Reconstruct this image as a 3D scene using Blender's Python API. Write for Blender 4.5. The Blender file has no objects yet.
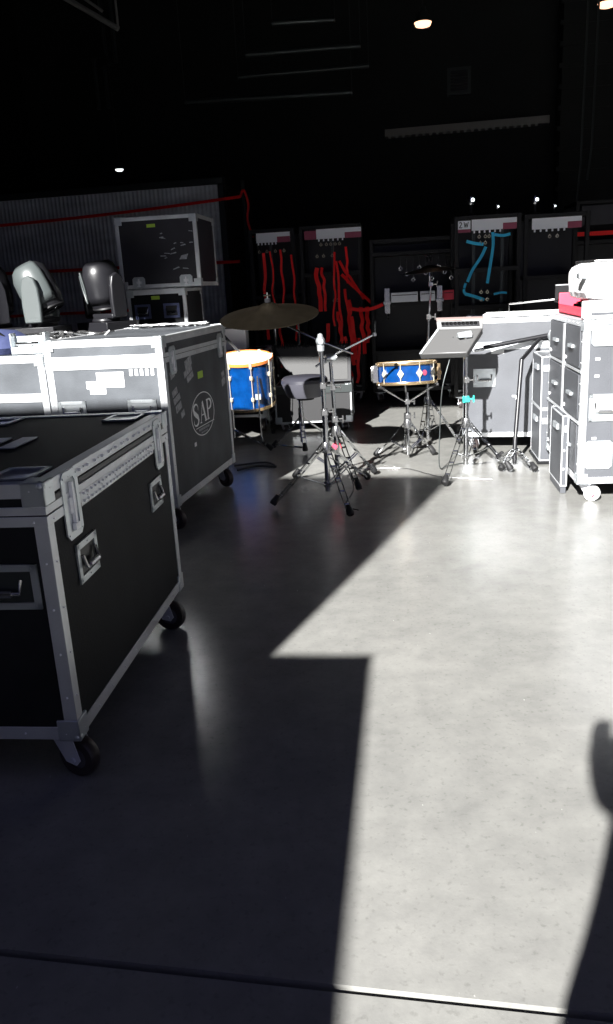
import bpy, math, random
from mathutils import Vector, Matrix
random.seed(7)
C = bpy.context.scene.collection
sc = bpy.context.scene
PI = math.pi
# ---------------------------------------------------------------- camera
cam_d = bpy.data.cameras.new('camera'); cam = bpy.data.objects.new('camera', cam_d); C.objects.link(cam)
sc.camera = cam
F_PX, PITCH, ROLL, CAM_H = 788.5, 0.282, -0.055, 1.12
cam_d.sensor_fit = 'VERTICAL'; cam_d.sensor_height = 36.0; cam_d.lens = F_PX / 1024 * 36.0
cam_d.clip_start = 0.03; cam_d.clip_end = 200
fw = Vector((0, math.cos(PITCH), -math.sin(PITCH))); r0 = Vector((1, 0, 0)); u0 = r0.cross(fw)
rr = math.cos(ROLL) * r0 + math.sin(ROLL) * u0; uu = -math.sin(ROLL) * r0 + math.cos(ROLL) * u0
cam.matrix_world = Matrix(((rr.x, uu.x, -fw.x, 0), (rr.y, uu.y, -fw.y, 0), (rr.z, uu.z, -fw.z, CAM_H), (0, 0, 0, 1)))
# ---------------------------------------------------------------- world, sun, exposure
w = bpy.data.worlds.new('sky'); sc.world = w; w.use_nodes = True
bg = w.node_tree.nodes['Background']; bg.inputs[0].default_value = (0.47, 0.50, 1.0, 1); bg.inputs[1].default_value = 0.18
sd = bpy.data.lights.new('sun', 'SUN'); sd.energy = 20.0; sd.angle = math.radians(0.7); sd.color = (1.0, 0.985, 0.965)
sun = bpy.data.objects.new('sun', sd); C.objects.link(sun)
SUN_DIR = Vector((0.74, 1.62, -1.0)).normalized()
sun.rotation_euler = SUN_DIR.to_track_quat('-Z', 'Y').to_euler()
sc.view_settings.view_transform = 'Standard'; sc.view_settings.look = 'None'
sc.view_settings.exposure = 0.0; sc.view_settings.gamma = 1.0; sc.view_settings.use_curve_mapping = False

# ---------------------------------------------------------------- materials
def mat(name, col, rough=0.5, metal=0.0, emit=None, estr=0, spec=0.5, noise=0.0, nscale=8.0, bump=0.0, bscale=60.0, coat=0.0, rvar=0.0, stretch=None, alpha=None):
    m = bpy.data.materials.new(name); m.use_nodes = True
    nt = m.node_tree; b = nt.nodes['Principled BSDF']
    b.inputs['Base Color'].default_value = (*col, 1); b.inputs['Roughness'].default_value = rough
    b.inputs['Metallic'].default_value = metal; b.inputs['Specular IOR Level'].default_value = spec
    if coat: b.inputs['Coat Weight'].default_value = coat; b.inputs['Coat Roughness'].default_value = 0.15
    if emit: b.inputs['Emission Color'].default_value = (*emit, 1); b.inputs['Emission Strength'].default_value = estr
    if noise or bump or rvar:
        tc = nt.nodes.new('ShaderNodeTexCoord'); mp = nt.nodes.new('ShaderNodeMapping')
        nt.links.new(tc.outputs['Object'], mp.inputs[0])
        if stretch: mp.inputs['Scale'].default_value = stretch
        n = nt.nodes.new('ShaderNodeTexNoise'); n.inputs['Scale'].default_value = nscale; n.inputs['Detail'].default_value = 6
        nt.links.new(mp.outputs[0], n.inputs['Vector'])
        if noise:
            r = nt.nodes.new('ShaderNodeValToRGB')
            r.color_ramp.elements[0].position = 0.3; r.color_ramp.elements[1].position = 0.7
            r.color_ramp.elements[0].color = (*[c * (1 - noise) for c in col], 1)
            r.color_ramp.elements[1].color = (*[min(1, c * (1 + noise)) for c in col], 1)
            nt.links.new(n.outputs[0], r.inputs[0]); nt.links.new(r.outputs[0], b.inputs['Base Color'])
        if rvar:
            mr = nt.nodes.new('ShaderNodeMapRange'); mr.inputs['To Min'].default_value = max(0.02, rough - rvar); mr.inputs['To Max'].default_value = rough + rvar
            nt.links.new(n.outputs[0], mr.inputs['Value']); nt.links.new(mr.outputs[0], b.inputs['Roughness'])
        if bump:
            n2 = nt.nodes.new('ShaderNodeTexNoise'); n2.inputs['Scale'].default_value = bscale; n2.inputs['Detail'].default_value = 4
            nt.links.new(mp.outputs[0], n2.inputs['Vector'])
            bp = nt.nodes.new('ShaderNodeBump'); bp.inputs['Strength'].default_value = bump; bp.inputs['Distance'].default_value = 0.01
            nt.links.new(n2.outputs[0], bp.inputs['Height']); nt.links.new(bp.outputs[0], b.inputs['Normal'])
    return m
M = {}
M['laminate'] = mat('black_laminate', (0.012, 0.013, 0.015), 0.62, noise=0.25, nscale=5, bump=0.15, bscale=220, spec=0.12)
M['sun_glare_laminate'] = mat('sun_glare_laminate', (0.076, 0.082, 0.090), 0.5, noise=0.25, nscale=5, bump=0.15, bscale=220, spec=0.12)  # black laminate of the sunlit cases, lightened to carry the sun glare
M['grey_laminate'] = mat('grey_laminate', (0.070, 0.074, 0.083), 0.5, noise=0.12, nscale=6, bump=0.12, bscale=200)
M['scuffed'] = mat('scuffed_laminate', (0.014, 0.013, 0.020), 0.5, noise=0.5, nscale=3.5, bump=0.1, bscale=150)
M['aluminium'] = mat('aluminium', (0.66, 0.68, 0.70), 0.38, metal=0.55, noise=0.10, nscale=9, rvar=0.08)
M['hardware'] = mat('zinc_hardware', (0.62, 0.66, 0.68), 0.30, metal=0.7, noise=0.08, nscale=12)
M['chrome'] = mat('chrome', (0.66, 0.67, 0.68), 0.09, metal=1.0)
M['dull_chrome'] = mat('worn_chrome', (0.5, 0.5, 0.5), 0.22, metal=0.95)
M['rivet'] = mat('rivet_steel', (0.92, 0.93, 0.95), 0.35, metal=0.1)
M['rubber'] = mat('black_rubber', (0.012, 0.012, 0.013), 0.6)
M['black'] = mat('black_plastic', (0.010, 0.010, 0.012), 0.35, spec=0.4)
M['blackmetal'] = mat('black_steel', (0.006, 0.006, 0.007), 0.5, spec=0.3)
M['cover'] = mat('grey_plastic_cover', (0.06, 0.07, 0.07), 0.35, spec=0.6)
M['cast'] = mat('caster_steel', (0.62, 0.64, 0.68), 0.4, metal=0.15)
M['wheel'] = mat('caster_wheel', (0.030, 0.022, 0.022), 0.4)
M['hub'] = mat('caster_hub', (0.10, 0.10, 0.11), 0.4)
M['white'] = mat('white_paper', (0.70, 0.71, 0.72), 0.7)
M['sticker'] = mat('worn_sticker', (0.33, 0.34, 0.36), 0.7, noise=0.4, nscale=60)
M['logo'] = mat('white_stencil_paint', (0.85, 0.87, 0.87), 0.7)
M['lime'] = mat('lime_tape', (0.40, 0.62, 0.06), 0.6)
M['red'] = mat('red_strap', (0.90, 0.012, 0.012), 0.55, spec=0.3)
M['blue_strap'] = mat('cyan_strap', (0.03, 0.48, 0.80), 0.55)
M['blue_shell'] = mat('blue_lacquer', (0.0012, 0.034, 0.145), 0.2, coat=1.0, noise=0.25, nscale=18)
M['gold'] = mat('brass_hoop', (0.80, 0.58, 0.32), 0.2, metal=0.9)
M['lugsteel'] = mat('cream_lug', (0.72, 0.66, 0.52), 0.25, metal=0.6)
M['wood'] = mat('orange_wood_hoop', (0.70, 0.20, 0.05), 0.35, coat=0.5)
M['head'] = mat('white_drum_head', (0.80, 0.80, 0.78), 0.5)
M['bronze'] = mat('dark_cymbal_bronze', (0.075, 0.062, 0.045), 0.30, metal=0.95, noise=0.15, nscale=20)
M['vinyl'] = mat('black_vinyl', (0.035, 0.035, 0.045), 0.33, spec=0.6)
M['vinylside'] = mat('grey_vinyl_side', (0.07, 0.07, 0.085), 0.45)
M['pink'] = mat('pinkish_red_plastic', (0.72, 0.05, 0.09), 0.5)
M['tan'] = mat('tan_card', (0.70, 0.36, 0.16), 0.7)
M['cloth'] = mat('white_cloth', (0.86, 0.87, 0.88), 0.8, bump=0.4, bscale=14)
M['sign'] = mat('white_sign_board', (0.85, 0.87, 0.93), 0.5)
M['signpurple'] = mat('magenta_sign_block', (0.30, 0.05, 0.10), 0.5)
M['greyfoam'] = mat('grey_foam_lining', (0.065, 0.065, 0.065), 0.9, bump=0.3, bscale=90)
M['wall'] = mat('dark_painted_wall', (0.007, 0.009, 0.0085), 0.8, noise=0.3, nscale=1.2)
M['steel_dark'] = mat('dark_galvanised_steel', (0.045, 0.052, 0.052), 0.4, metal=0.5)
M['tray'] = mat('cable_tray_steel', (0.20, 0.20, 0.19), 0.5, metal=0.4)
M['container'] = mat('grey_corrugated_panel', (0.62, 0.66, 0.68), 0.6, noise=0.25, nscale=2.5, stretch=(1, 1, 2.5))
M['lampglow'] = mat('lamp_glow', (1, 0.8, 0.6), 0.5, emit=(1.0, 0.55, 0.34), estr=2.6)
M['whiteglow'] = mat('small_lamp_glow', (1, 1, 1), 0.5, emit=(0.9, 0.97, 1.0), estr=2.5)
M['teal'] = mat('teal_plastic', (0.03, 0.42, 0.36), 0.4)
M['skin'] = mat('skin', (0.55, 0.35, 0.26), 0.6)
M['cloth_dark'] = mat('dark_clothing', (0.03, 0.03, 0.04), 0.8)
M['outer'] = mat('shade_block_black', (0.03, 0.03, 0.03), 0.7, noise=0.2)  # dark finish of the unseen blocks added for shade
M['apron'] = mat('outdoor_concrete', (0.30, 0.30, 0.28), 0.85, noise=0.15, nscale=3)

def floor_material():
    m = bpy.data.materials.new('polished_concrete'); m.use_nodes = True
    nt = m.node_tree; b = nt.nodes['Principled BSDF']; L = nt.links.new
    tc = nt.nodes.new('ShaderNodeTexCoord')
    def noise(scale, det, rough=0.55):
        n = nt.nodes.new('ShaderNodeTexNoise'); n.inputs['Scale'].default_value = scale; n.inputs['Detail'].default_value = det; n.inputs['Roughness'].default_value = rough
        L(tc.outputs['Object'], n.inputs['Vector']); return n
    def ramp(n, p0, c0, p1, c1):
        r = nt.nodes.new('ShaderNodeValToRGB'); e = r.color_ramp.elements
        e[0].position = p0; e[0].color = (*c0, 1); e[1].position = p1; e[1].color = (*c1, 1); L(n.outputs[0], r.inputs[0]); return r
    def mix(a, bb, fac, mode):
        x = nt.nodes.new('ShaderNodeMix'); x.data_type = 'RGBA'; x.blend_type = mode
        if isinstance(fac, float): x.inputs[0].default_value = fac
        else: L(fac, x.inputs[0])
        L(a, x.inputs[6]); L(bb, x.inputs[7]); return x.outputs[2]
    big = ramp(noise(1.3, 8, 0.62), 0.3, (0.200, 0.200, 0.190), 0.72, (0.262, 0.260, 0.245))
    mid = ramp(noise(9, 8, 0.7), 0.35, (0.86, 0.86, 0.86), 0.65, (1.08, 1.08, 1.07))
    c = mix(big.outputs[0], mid.outputs[0], 1.0, 'MULTIPLY')
    spk = ramp(noise(70, 3), 0.30, (0.72, 0.72, 0.71), 0.42, (1, 1, 1))
    c = mix(c, spk.outputs[0], 0.6, 'MULTIPLY')
    # pale scratches and chips
    v = nt.nodes.new('ShaderNodeTexNoise'); v.inputs['Scale'].default_value = 75; v.inputs['Detail'].default_value = 2
    mp = nt.nodes.new('ShaderNodeMapping'); mp.inputs['Rotation'].default_value = (0, 0, 0.6); mp.inputs['Scale'].default_value = (1, 0.35, 1)
    L(tc.outputs['Object'], mp.inputs[0]); L(mp.outputs[0], v.inputs['Vector'])
    chips = ramp(v, 0.765, (0, 0, 0), 0.79, (1, 1, 1))
    white = nt.nodes.new('ShaderNodeRGB'); white.outputs[0].default_value = (0.40, 0.40, 0.38, 1)
    c = mix(c, white.outputs[0], chips.outputs[0], 'MIX')
    L(c, b.inputs['Base Color'])
    rn = noise(5, 6); mr = nt.nodes.new('ShaderNodeMapRange'); mr.inputs['To Min'].default_value = 0.19; mr.inputs['To Max'].default_value = 0.33
    b.inputs['Roughness'].default_value = 0.25
    b.inputs['Specular IOR Level'].default_value = 0.6
    bn = noise(160, 3); bp = nt.nodes.new('ShaderNodeBump'); bp.inputs['Strength'].default_value = 0.06; bp.inputs['Distance'].default_value = 0.004
    L(bn.outputs[0], bp.inputs['Height']); L(bp.outputs[0], b.inputs['Normal'])
    return m
M['floor'] = floor_material()

# ---------------------------------------------------------------- mesh helpers
def V(*a): return Vector(a)
class MB:
    def __init__(s): s.v = []; s.f = []; s.sm = []
    def add(s, vs, fs, smooth=False):
        o = len(s.v); s.v += [tuple(p) for p in vs]; s.f += [tuple(i + o for i in f) for f in fs]; s.sm += [smooth] * len(fs); return s
    def box(s, x0, x1, y0, y1, z0, z1, mtx=None):
        vs = [Vector((x, y, z)) for z in (z0, z1) for y in (y0, y1) for x in (x0, x1)]
        if mtx is not None: vs = [mtx @ p for p in vs]
        return s.add(vs, [(0, 2, 3, 1), (4, 5, 7, 6), (0, 1, 5, 4), (2, 6, 7, 3), (0, 4, 6, 2), (1, 3, 7, 5)])
    def prism(s, pts, n, d):      # polygon of 3-D points extruded by d along n
        n = Vector(n); a = [Vector(p) for p in pts]; k = len(a)
        return s.add(a + [p + n * d for p in a], [tuple(reversed(range(k))), tuple(range(k, 2 * k))] + [(i, (i + 1) % k, k + (i + 1) % k, k + i) for i in range(k)])
    def tube(s, pts, r, seg=8, cap=True):
        pts = [Vector(p) for p in pts]; rs = r if isinstance(r, (list, tuple)) else [r] * len(pts)
        rings = []; up = None
        for i, p in enumerate(pts):
            t = (pts[min(i + 1, len(pts) - 1)] - pts[max(i - 1, 0)]).normalized()
            if up is None: up = Vector((0, 0, 1)) if abs(t.z) < .9 else Vector((1, 0, 0))
            a = t.cross(up); a = a.normalized() if a.length > 1e-5 else Vector((1, 0, 0)); b = a.cross(t).normalized(); up = b
            rings.append([p + (a * math.cos(2 * PI * k / seg) + b * math.sin(2 * PI * k / seg)) * rs[i] for k in range(seg)])
        vs = [q for g in rings for q in g]; fs = []
        for i in range(len(pts) - 1):
            for k in range(seg): fs.append((i * seg + k, i * seg + (k + 1) % seg, (i + 1) * seg + (k + 1) % seg, (i + 1) * seg + k))
        if cap: fs += [tuple(reversed(range(seg))), tuple(range(len(vs) - seg, len(vs)))]
        return s.add(vs, fs, True)
    def lathe(s, prof, c=(0, 0, 0), axis=(0, 0, 1), seg=32):   # prof [(r,h)]
        ax = Vector(axis).normalized(); a = ax.orthogonal().normalized(); b = ax.cross(a); c = Vector(c)
        vs = []; fs = []
        for r, h in prof:
            for k in range(seg):
                t = 2 * PI * k / seg; vs.append(c + ax * h + (a * math.cos(t) + b * math.sin(t)) * max(r, 1e-4))
        for i in range(len(prof) - 1):
            for k in range(seg): fs.append((i * seg + k, i * seg + (k + 1) % seg, (i + 1) * seg + (k + 1) % seg, (i + 1) * seg + k))
        return s.add(vs, fs, True)
    def ribbon(s, pts, side, wd, th=0.003):
        side = Vector(side).normalized(); pts = [Vector(p) for p in pts]; vs = []
        for i, p in enumerate(pts):
            t = (pts[min(i + 1, len(pts) - 1)] - pts[max(i - 1, 0)]).normalized(); n = side.cross(t).normalized()
            sd_ = t.cross(n).normalized() * -1
            for a, b in ((-1, -1), (1, -1), (1, 1), (-1, 1)): vs.append(p + sd_ * a * wd / 2 + n * b * th / 2)
        fs = []
        for i in range(len(pts) - 1):
            for k in range(4): fs.append((i * 4 + k, i * 4 + (k + 1) % 4, (i + 1) * 4 + (k + 1) % 4, (i + 1) * 4 + k))
        fs += [(3, 2, 1, 0), tuple(range(len(vs) - 4, len(vs)))]
        return s.add(vs, fs)
    def build(s, name, m, parent=None, bevel=0, label=None):
        me = bpy.data.meshes.new(name); me.from_pydata(s.v, [], s.f); me.update()
        me.polygons.foreach_set('use_smooth', s.sm)
        try: me.set_sharp_from_angle(angle=math.radians(40))
        except Exception: pass
        me.materials.append(M[m] if isinstance(m, str) else m)
        o = bpy.data.objects.new(name, me); C.objects.link(o)
        if parent is not None: o.parent = parent
        if bevel:
            b = o.modifiers.new('bevel', 'BEVEL'); b.width = bevel; b.segments = 2; b.limit_method = 'ANGLE'
        if label: o['label'] = label
        return o
def tag(o, label, cat, group=None, kind=None):
    o['label'] = label; o['category'] = cat
    if group: o['group'] = group
    if kind: o['kind'] = kind
    return o
def thing(name, label, cat, loc=(0, 0, 0), rz=0, group=None):
    o = bpy.data.objects.new(name, None); o.empty_display_size = 0.1; C.objects.link(o); o.location = loc; o.rotation_euler = (0, 0, rz)
    return tag(o, label, cat, group)
def struct(name, mb, m, label=None):
    o = mb.build(name, m); o['kind'] = 'structure'
    if label: o['label'] = label
    return o
def copy_tree(o, parent=None):
    c = o.copy(); C.objects.link(c); c.parent = parent
    for ch in list(o.children): copy_tree(ch, c)
    return c
def catenary(a, b, sag, n=10):
    a, b = Vector(a), Vector(b)
    return [a.lerp(b, i / n) - Vector((0, 0, sag * 4 * (i / n) * (1 - i / n))) for i in range(n + 1)]
def smooth_pts(pts, n=6):
    pts = [Vector(p) for p in pts]; out = []
    P = [pts[0]] + pts + [pts[-1]]
    for i in range(1, len(P) - 2):
        for k in range(n):
            t = k / n; p0, p1, p2, p3 = P[i - 1:i + 3]
            out.append(0.5 * ((2 * p1) + (p2 - p0) * t + (2 * p0 - 5 * p1 + 4 * p2 - p3) * t * t + (-p0 + 3 * p1 - 3 * p2 + p3) * t ** 3))
    return out + [pts[-1]]

# ---------------------------------------------------------------- building (its own axes: u to the right, v into the hall)
BY = 0.188
BM = Matrix.Translation((0, 1.035, 0)) @ Matrix.Rotation(-BY, 4, 'Z')
def bbox_u(mb, u0, u1, v0, v1, z0, z1): return mb.box(u0, u1, v0, v1, z0, z1, BM)
UL, UR, VB, HC = -6.5, 8.0, 12.0, 6.5
struct('floor', bbox_u(MB(), UL, UR, 0.006, VB, -0.2, 0.0), 'floor', 'polished grey concrete floor of the hall')
gm = MB()
bbox_u(gm, UL, UR, -0.30, -0.006, -0.2, -0.004)
struct('floor_threshold', gm, 'floor', 'worn concrete door threshold with a dark joint')
struct('floor_apron', bbox_u(MB(), -14, 14, -12, -0.306, -0.2, -0.010), 'floor', 'outdoor concrete apron')
struct('floor_joint', bbox_u(MB(), UL, UR, -0.0059, 0.0059, -0.2, -0.02), 'rubber', 'dark joint across the doorway')
struct('wall_back', bbox_u(MB(), UL, UR, VB, VB + 0.2, 0, HC), 'wall')
struct('wall_left', bbox_u(MB(), UL - 0.2, UL, -0.2, VB + 0.2, 0, HC), 'wall')
struct('wall_right', bbox_u(MB(), UR, UR + 0.2, -0.2, VB + 0.2, 0, HC), 'wall')
struct('ceiling', bbox_u(MB(), UL - 0.2, UR + 0.2, -0.2, VB + 0.2, HC, HC + 0.2), 'wall')
fm = MB(); OL, OR, OH = -3.45, 3.6, 3.63
bbox_u(fm, UL - 0.2, OL, -0.2, 0, -0.004, HC); bbox_u(fm, OR, UR + 0.2, -0.2, 0, -0.004, HC); bbox_u(fm, OL, OR, -0.2, 0, OH, HC)
struct('wall_front', fm, 'wall', 'front wall around the wide doorway')

# roof steel, ducts, wall details (dim, high in the hall)
def at(p): return BM @ Vector(p)
tr = MB(); bbox_u(tr, -0.75, 1.6, 11.80, 11.99, 3.14, 3.24)
for k in range(22): bbox_u(tr, -0.70 + k * 0.1, -0.66 + k * 0.1, 11.78, 11.80, 3.11, 3.15)
o = struct('trim_1', tr, 'tray', 'pale cable tray running along the back wall')
wn = MB(); bbox_u(wn, 0.16, 0.50, 11.93, 11.99, 3.64, 4.00)
struct('trim_2', wn, 'steel_dark', 'frame of a small vent in the back wall')
wn = MB(); bbox_u(wn, 0.21, 0.45, 11.90, 11.95, 3.69, 3.95)
for k in range(6): bbox_u(wn, 0.21, 0.45, 11.88, 11.91, 3.70 + k * 0.04, 3.71 + k * 0.04)
struct('window_1', wn, 'black', 'small dark louvred vent high on the back wall')
cl = MB(); bbox_u(cl, 1.70, 2.30, 11.4, 11.99, 0, HC)
for k in range(24): bbox_u(cl, 1.66, 2.34, 11.38, 11.42, 0.1 + k * 0.26, 0.16 + k * 0.26)
struct('wall_pier', cl, 'wall', 'dark ribbed pier against the back wall')
for j, (a, b, r) in enumerate([((-2.6, 8, 3.05), (-0.8, 8, 2.99), .030), ((-1.9, 8, 3.44), (-0.7, 8, 3.41), .028), ((-1.6, 8, 3.70), (-0.95, 8, 3.67), .028), ((-2.0, 8, 3.24), (-0.62, 8, 3.22), .02)]):
    p = MB(); p.tube([at(a), at(b)], r, 10)
    for e in (a, b):
        q = Vector(e); p.tube([at(q), at((q.x, q.y, HC))], 0.004, 6)
    struct('trim_%d' % (j + 3), p, 'steel_dark', 'dim steel pipe hung below the roof')
p = MB()
for dx, dz in ((0, 0), (0.14, -0.10)):
    p.tube([at((-4.25 + dx, 10, HC)), at((-4.25 + dx, 10, 4.13 + dz)), at((-4.42 + dx, 10, 4.10 + dz)), at((-4.42 + dx, 10, 3.5))], 0.025, 8)
struct('trim_7', p, 'steel_dark', 'pair of cranked pipes on the left')
p = MB(); p.tube([at((-3.6, 6, 3.9)), at((-2.5, 6, 3.22))], 0.022, 8); p.tube([at((-3.3, 6, 3.86)), at((-2.62, 6, 3.36))], 0.012, 8); p.tube([at((-2.5, 6, 3.22)), at((-2.5, 6, HC))], 0.01, 6)
p.tube([at((-3.6, 6, 3.9)), at((-3.6, 6, HC))], 0.01, 6)
struct('trim_8', p, 'tray', 'sloping conduits under the roof at left')
for j, u in enumerate((-1.5, 0.9, 3.4)):
    p = MB(); bbox_u(p, u, u + 0.14, 0.2, 11.9, HC - 0.5, HC)
    struct('beam_%d' % j, p, 'steel_dark', 'roof beam')

def pendant_lamp(u, v, z, label, m='lampglow', s=.85):
    c = at((u, v, z)); t = thing('pendant_lamp', label, 'lamp', c, 0, 'pendant lamps under the roof')
    h = MB(); h.tube([(0, 0, 0.10 * s), (0, 0, HC - z)], 0.008, 6); h.build('cord', 'black', t)
    h = MB(); h.lathe([(0, .13), (.04, .13), (.05, .07), (.10, .02), (.125, -.06), (.12, -.06), (.09, .01), (.0, .04)], seg=24)
    h.v = [tuple(Vector(p) * s) for p in h.v]; h.build('lamp_shade', 'steel_dark', t)
    h = MB(); h.lathe([(0, .02), (.085, .01), (.117, -.06), (.10, -.10), (.05, -.115), (0, -.12)], seg=24)
    h.v = [tuple(Vector(p) * s) for p in h.v]; h.build('diffuser', m, t)
    return t
pendant_lamp(-0.11, 9.5, 4.01, 'glowing warm pendant lamp left of the other, above the cable tray')
pendant_lamp(1.93, 9.5, 4.00, 'glowing warm pendant lamp at the top right corner of the photo')

pendant_lamp(-3.83, 9, 2.62, 'small bright lamp above the grey container at left', 'whiteglow', .42)

# ---------------------------------------------------------------- flight cases
def face_mtx(face, x0, x1, y0, y1, z1):
    # returns function (u, v, d) -> local point ; d is outward
    if face == 'front': return lambda u, v, d: V(u, y0 - d, v)
    if face == 'right': return lambda u, v, d: V(x1 + d, u, v)
    if face == 'left': return lambda u, v, d: V(x0 - d, u, v)
    if face == 'back': return lambda u, v, d: V(u, y1 + d, v)
    return lambda u, v, d: V(u, v, z1 + d)
def fbox(mb, fn, u0, u1, v0, v1, d0, d1):
    a = [fn(u, v, d) for d in (d0, d1) for v in (v0, v1) for u in (u0, u1)]
    return mb.add(a, [(0, 2, 3, 1), (4, 5, 7, 6), (0, 1, 5, 4), (2, 6, 7, 3), (0, 4, 6, 2), (1, 3, 7, 5)])
def frust(mb, fn, u0, u1, v0, v1, i, d0, d1):   # raised pressed dish edge
    a = [fn(u, v, d0) for v in (v0, v1) for u in (u0, u1)] + [fn(u, v, d1) for v in (v0 + i, v1 - i) for u in (u0 + i, u1 - i)]
    return mb.add(a, [(0, 2, 3, 1), (4, 5, 7, 6), (0, 1, 5, 4), (2, 6, 7, 3), (0, 4, 6, 2), (1, 3, 7, 5)])
def rivet(mb, fn, u, v, r=.0045, d=.003):
    k = 6; a = [fn(u + r * math.cos(2 * PI * i / k), v + r * math.sin(2 * PI * i / k), 0.0015) for i in range(k)]
    b = [fn(u + r * .6 * math.cos(2 * PI * i / k), v + r * .6 * math.sin(2 * PI * i / k), d + .002) for i in range(k)]
    mb.add(a + b, [tuple(range(k, 2 * k))] + [(i, (i + 1) % k, k + (i + 1) % k, k + i) for i in range(k)])
def frame4(mb, fn, u0, u1, v0, v1, w_, d0, d1):
    fbox(mb, fn, u0, u1, v0, v0 + w_, d0, d1); fbox(mb, fn, u0, u1, v1 - w_, v1, d0, d1)
    fbox(mb, fn, u0, u0 + w_, v0, v1, d0, d1); fbox(mb, fn, u1 - w_, u1, v0, v1, d0, d1)
def latch(parent, fn, u, v, w_=.075, h=.15):
    m = MB(); c = 0.014                               # dished plate with cut corners
    pts = [(u - w_ / 2 + c, v - h / 2), (u + w_ / 2 - c, v - h / 2), (u + w_ / 2, v - h / 2 + c), (u + w_ / 2, v + h / 2 - c), (u + w_ / 2 - c, v + h / 2), (u - w_ / 2 + c, v + h / 2), (u - w_ / 2, v + h / 2 - c), (u - w_ / 2, v - h / 2 + c)]
    inn = [(u + (a - u) * .62, v + (b - v) * .78) for a, b in pts]; k = 8
    for lo, hi in ((.002, .006),):
        vs = [fn(a, b, lo) for a, b in pts] + [fn(a, b, hi) for a, b in pts] + [fn(a, b, hi) for a, b in inn] + [fn(a, b, lo + .001) for a, b in inn]
        fs = []
        for r in range(3): fs += [(r * k + i, r * k + (i + 1) % k, (r + 1) * k + (i + 1) % k, (r + 1) * k + i) for i in range(k)]
        m.add(vs, fs + [tuple(range(3 * k, 4 * k))])
    for a, b in ((-.4, -.42), (.4, -.42), (-.4, .42), (.4, .42)): rivet(m, fn, u + a * w_, v + b * h, .003, .006)
    o = m.build('latch', 'hardware', parent)
    b = MB(); fbox(b, fn, u - .005, u + .005, v - h * .30, v + h * .33, .004, .012); fbox(b, fn, u - .017, u + .017, v - h * .12, v + h * .12, .003, .008)
    fbox(b, fn, u - .012, u + .012, v - h * .38, v - h * .28, .004, .013)
    b.build('latch_key', 'rivet', o); return o
def handle(parent, fn, u, v, w_=.115, h=.095, m='hardware', dish='black'):
    q = MB(); t = .016
    frame4(q, fn, u - w_ / 2, u + w_ / 2, v - h / 2, v + h / 2, t, .001, .006)
    for a in (-.44, 0, .44):
        for b in (-.42, .42): rivet(q, fn, u + a * w_, v + b * h, .003, .006)
    o = q.build('handle', m, parent)
    d = MB(); fbox(d, fn, u - w_ / 2 + t, u + w_ / 2 - t, v - h / 2 + t, v + h / 2 - t, .0005, .002)
    d.build('handle_recess', dish, o)
    g = MB(); p0 = fn(u - w_ * .32, v + h * .18, .008); p1 = fn(u + w_ * .32, v + h * .18, .008); p2 = fn(u + w_ * .30, v - h * .12, .014); p3 = fn(u - w_ * .30, v - h * .12, .014)
    g.tube([p0, p3, p2, p1], .005, 8); g.tube([fn(u - w_ * .22, v - h * .12, .016), fn(u + w_ * .22, v - h * .12, .016)], .0085, 8)
    g.build('handle_grip', 'dull_chrome', o); return o
def caster(parent, x, y, zt, spin=0.4, m='wheel', lab=None):
    r = zt * .40; mt = Matrix.Translation((x, y, 0)) @ Matrix.Rotation(spin, 4, 'Z')
    f = MB(); f.box(-.045, .045, -.04, .04, zt - .008, zt, mt); f.lathe([(0, zt - .022), (.026, zt - .022), (.026, zt - .008)], c=mt @ V(0, 0, 0), seg=16)
    off = -.030
    for s in (-1, 1):
        xx = s * .022
        pts = [(xx, -.034, zt - .02), (xx, .030, zt - .02), (xx, off + .012 + .01, r - .008), (xx, off - .008, r - .014), (xx, off - .020, r)]
        f.prism([mt @ V(*p) for p in pts], (mt.to_3x3() @ V(1, 0, 0)) * s, .003)
    f.tube([mt @ V(-.03, off, r), mt @ V(.03, off, r)], .007, 8)
    c = f.build('caster', 'cast', parent)
    wl = MB(); cc = mt @ V(0, off, r); ax = mt.to_3x3() @ V(1, 0, 0)
    wl.lathe([(r * .55, -.016), (r * .93, -.016), (r, -.009), (r, .009), (r * .93, .016), (r * .55, .016), (r * .55, -.016)], c=cc, axis=ax, seg=28)
    wl.build('wheel', m, c, label=lab)
    wl = MB(); wl.lathe([(0, -.014), (r * .57, -.012), (r * .57, .012), (0, .014)], c=cc, axis=ax, seg=20)
    wl.build('wheel_hub', 'pink' if m == 'white' else 'hub', c); return c
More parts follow.
